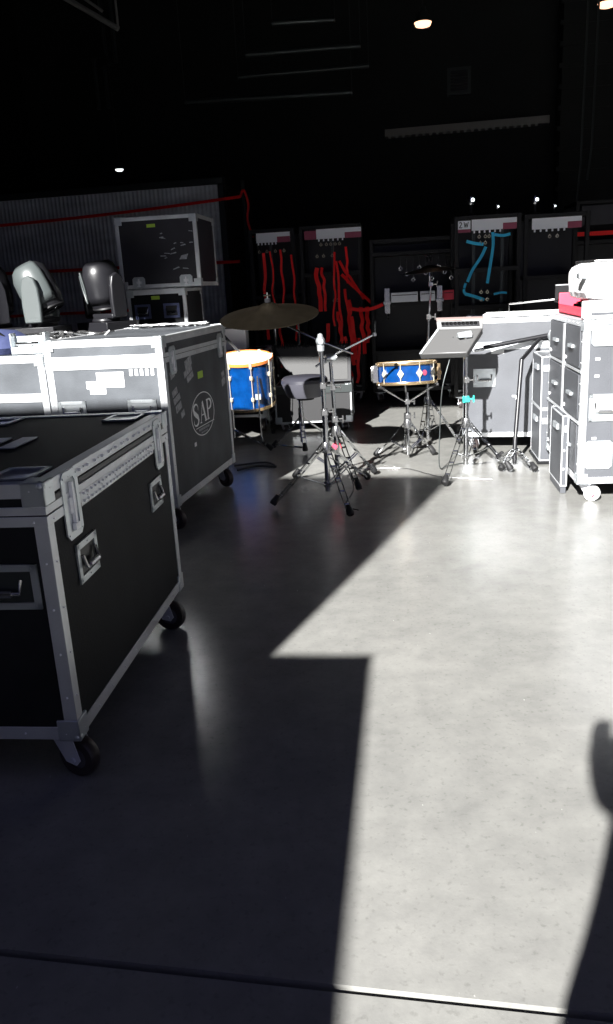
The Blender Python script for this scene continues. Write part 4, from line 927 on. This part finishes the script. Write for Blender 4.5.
def small_cabinet(label, x, y, z0, z1, rz, w_, d_, grp=None, p=.007):
    t = thing('small_cabinet', label, 'cabinet', (x, y, z0), rz, grp); h = z1 - z0
    m = MB(); m.box(.002, w_ - .002, .002, d_, .002, h - .002); m.build('body', 'grey_laminate', t)
    m = MB()
    for xx in (0, w_ - p):
        for yy in (0, d_ - p): m.box(xx, xx + p, yy, yy + p, 0, h)
    for z in (0, h - p):
        for yy in (0, d_ - p): m.box(p, w_ - p, yy, yy + p, z, z + p)
        for xx in (0, w_ - p): m.box(xx, xx + p, p, d_ - p, z, z + p)
    m.build('edge_trim', 'aluminium', t, bevel=.001)
    f = lambda u, v, d: V(u, -d, v); g = lambda u, v, d: V(-d, u, v)
    m = MB(); fbox(m, f, .012, w_ - .012, h - .085, h - .050, .0, .006); m.build('front_band', 'aluminium', t)
    m = MB(); rivet(m, f, w_ * .4, h * .25, .007, .006); fbox(m, f, w_ * .35, w_ * .5, h * .5, h * .5 + .012, 0, .004); m.build('catch', 'rivet', t)
    m = MB(); fbox(m, g, d_ * .25, d_ * .6, h - .085, h - .055, 0, .012); m.build('side_pull', 'hardware', t)
    return t
q1 = small_cabinet('lower one of the two stacked grey cabinets left of the drawer case', 1.412, 4.62, .02, .33, -.14, .185, .34, 'small grey cabinets')
q2 = small_cabinet('upper one of the two stacked grey cabinets left of the drawer case', 1.412, 4.62, .333, .640, -.14, .185, .34, 'small grey cabinets')
q3 = small_cabinet('low grey cabinet leaning tight against the left side of the drawer case', 1.318, 3.94, .04, .41, -.13, .034, .32, 'small grey cabinets')
for a, b_ in ((1.53, 4.40),):
    t = thing('black_sheet', 'small flat black sheet on the floor below the stacked cabinets', 'mat', (1.475, 4.36, 0), -.14); m = MB(); m.box(0, .11, 0, .20, .0005, .008); m.build('sheet_slab', 'rubber', t, bevel=.003)  # thin black sheet flat on the floor
    for k in range(5): pass
t = thing('cabinet_dolly', 'flat dark wheeled board carrying the stacked cabinets', 'dolly', (1.40, 4.61, 0), -.14); m = MB(); m.box(0, .21, 0, .35, .006, .0185); m.build('board', 'blackmetal', t)
t = thing('cabinet_plinth', 'flat pale plinth under the low cabinet beside the drawer case', 'plinth', (1.318, 3.94, 0), -.13); m = MB(); m.box(.004, .031, .01, .31, .002, .0385); m.build('board', 'grey_laminate', t)

# ---------------------------------------------------------------- outside the doorway, behind the camera: unseen blocks added to shade the left foreground
def outer_shade_block(label, u0, u1, v0, v1, z0, z1, grp):  # unseen box, placed and sized only for the shadow it throws
    W_ = u1 - u0; D_ = v1 - v0; h = z1 - z0; ry = -0.135 if z0 < 0 else -BY; rc_ = Matrix.Rotation(ry, 3, 'Z')
    t = thing('shade_block', label, 'shade block', at((u1, v1, z0)) - rc_ @ V(W_, D_, 0), ry, grp)
    m = MB(); m.box(0, W_, 0, D_, 0, h); m.build('block_body', 'outer', t)
    m = MB(); p = .04
    for x in (-.002, W_ - p + .002):
        for y in (-.002, D_ - p + .002): m.box(x, x + p, y, y + p, 0, h)
    m.build('block_edges', 'steel_dark', t); return t
# corner in world coordinates -> building axes
def tob(x, y): q = BM.inverted() @ V(x, y, 0); return q.x, q.y
ua, va = tob(-.93, -.20); ub, vb = tob(-1.298, -.20)
outer_shade_block('large unseen block added behind the camera to shade the left foreground', ua - 2.9, ua, va - 1.6, va, -.010, 1.5, 'added shade blocks outside the doorway')
outer_shade_block('tall flat unseen block on top of the large one, added to cast the slanting floor shadow', ub - 2.6, ub, vb - .15, vb, 1.503, 2.88, 'added shade blocks outside the doorway')

# the photographer, standing just behind the camera (only the shadow is seen)
def skin_chain(name, pts, edges, radii, m_, parent, sub=1):
    me = bpy.data.meshes.new(name); me.from_pydata(pts, edges, []); o = bpy.data.objects.new(name, me); C.objects.link(o); o.parent = parent
    sk = o.modifiers.new('skin', 'SKIN'); sk.use_smooth_shade = True
    if not me.skin_vertices: me.attributes.new if False else None
    import bmesh
    bm = bmesh.new(); bm.from_mesh(me); ly = bm.verts.layers.skin.verify()
    for v, r in zip(bm.verts, radii):
        v[ly].radius = (r, r * (.8 if r > .1 else 1)) ; v[ly].use_root = (v.index == 0)
    bm.to_mesh(me); bm.free()
    s = o.modifiers.new('sub', 'SUBSURF'); s.levels = sub; s.render_levels = sub
    me.materials.append(M[m_]); return o
t = thing('person', 'person in dark clothes standing behind the camera, holding it at chest height', 'person', (-.10, -.42, -.01))
pts = [(0, 0, .78), (0, 0, .95), (0, 0, 1.12), (0, .0, 1.24), (0, .0, 1.33), (0, .02, 1.42), (0, .03, 1.52),
       (-.10, 0, .72), (-.12, .02, .42), (-.12, -.03, .08), (-.12, .13, .04), (.10, 0, .72), (.12, .02, .42), (.12, -.03, .08), (.12, .13, .04),
       (-.15, 0, 1.24), (-.09, .05, 1.15), (-.04, .30, 1.12), (.18, 0, 1.26), (.22, .05, 1.12), (.16, .30, 1.12)]
edges = [(0, 1), (1, 2), (2, 3), (3, 4), (4, 5), (5, 6), (0, 7), (7, 8), (8, 9), (9, 10), (0, 11), (11, 12), (12, 13), (13, 14), (3, 15), (15, 16), (16, 17), (3, 18), (18, 19), (19, 20)]
rad = [.165, .15, .13, .14, .06, .095, .085, .095, .07, .05, .04, .095, .07, .05, .04, .065, .05, .033, .065, .05, .033]
skin_chain('body', pts, edges, rad, 'cloth_dark', t, 2)
for s in (-1, 1):
    hp = [(s * .10 + .06, .29, 1.12), (s * .085 + .06, .34, 1.12)]; he = [(0, 1)]; hr = [.028, .030]
    for k in range(4):
        i = len(hp); x = .06 + s * (.085 - .012 + .008 * k)
        hp += [(x, .345, 1.085 + .018 * k), (x - s * .025, .375, 1.085 + .018 * k), (x - s * .045, .365, 1.085 + .018 * k)]; he += [(1, i), (i, i + 1), (i + 1, i + 2)]; hr += [.009, .008, .007]
    i = len(hp); hp += [(.06 + s * .075, .335, 1.14), (.06 + s * .055, .335, 1.16)]; he += [(1, i), (i, i + 1)]; hr += [.010, .008]
    skin_chain('hand', hp, he, hr, 'skin', t, 1)
m = MB(); m.lathe([(0, .10), (.085, .07), (.10, .0), (.09, -.05), (0, -.07)], c=(0, .0, 1.53), seg=20); m.build('hair', 'black', t)
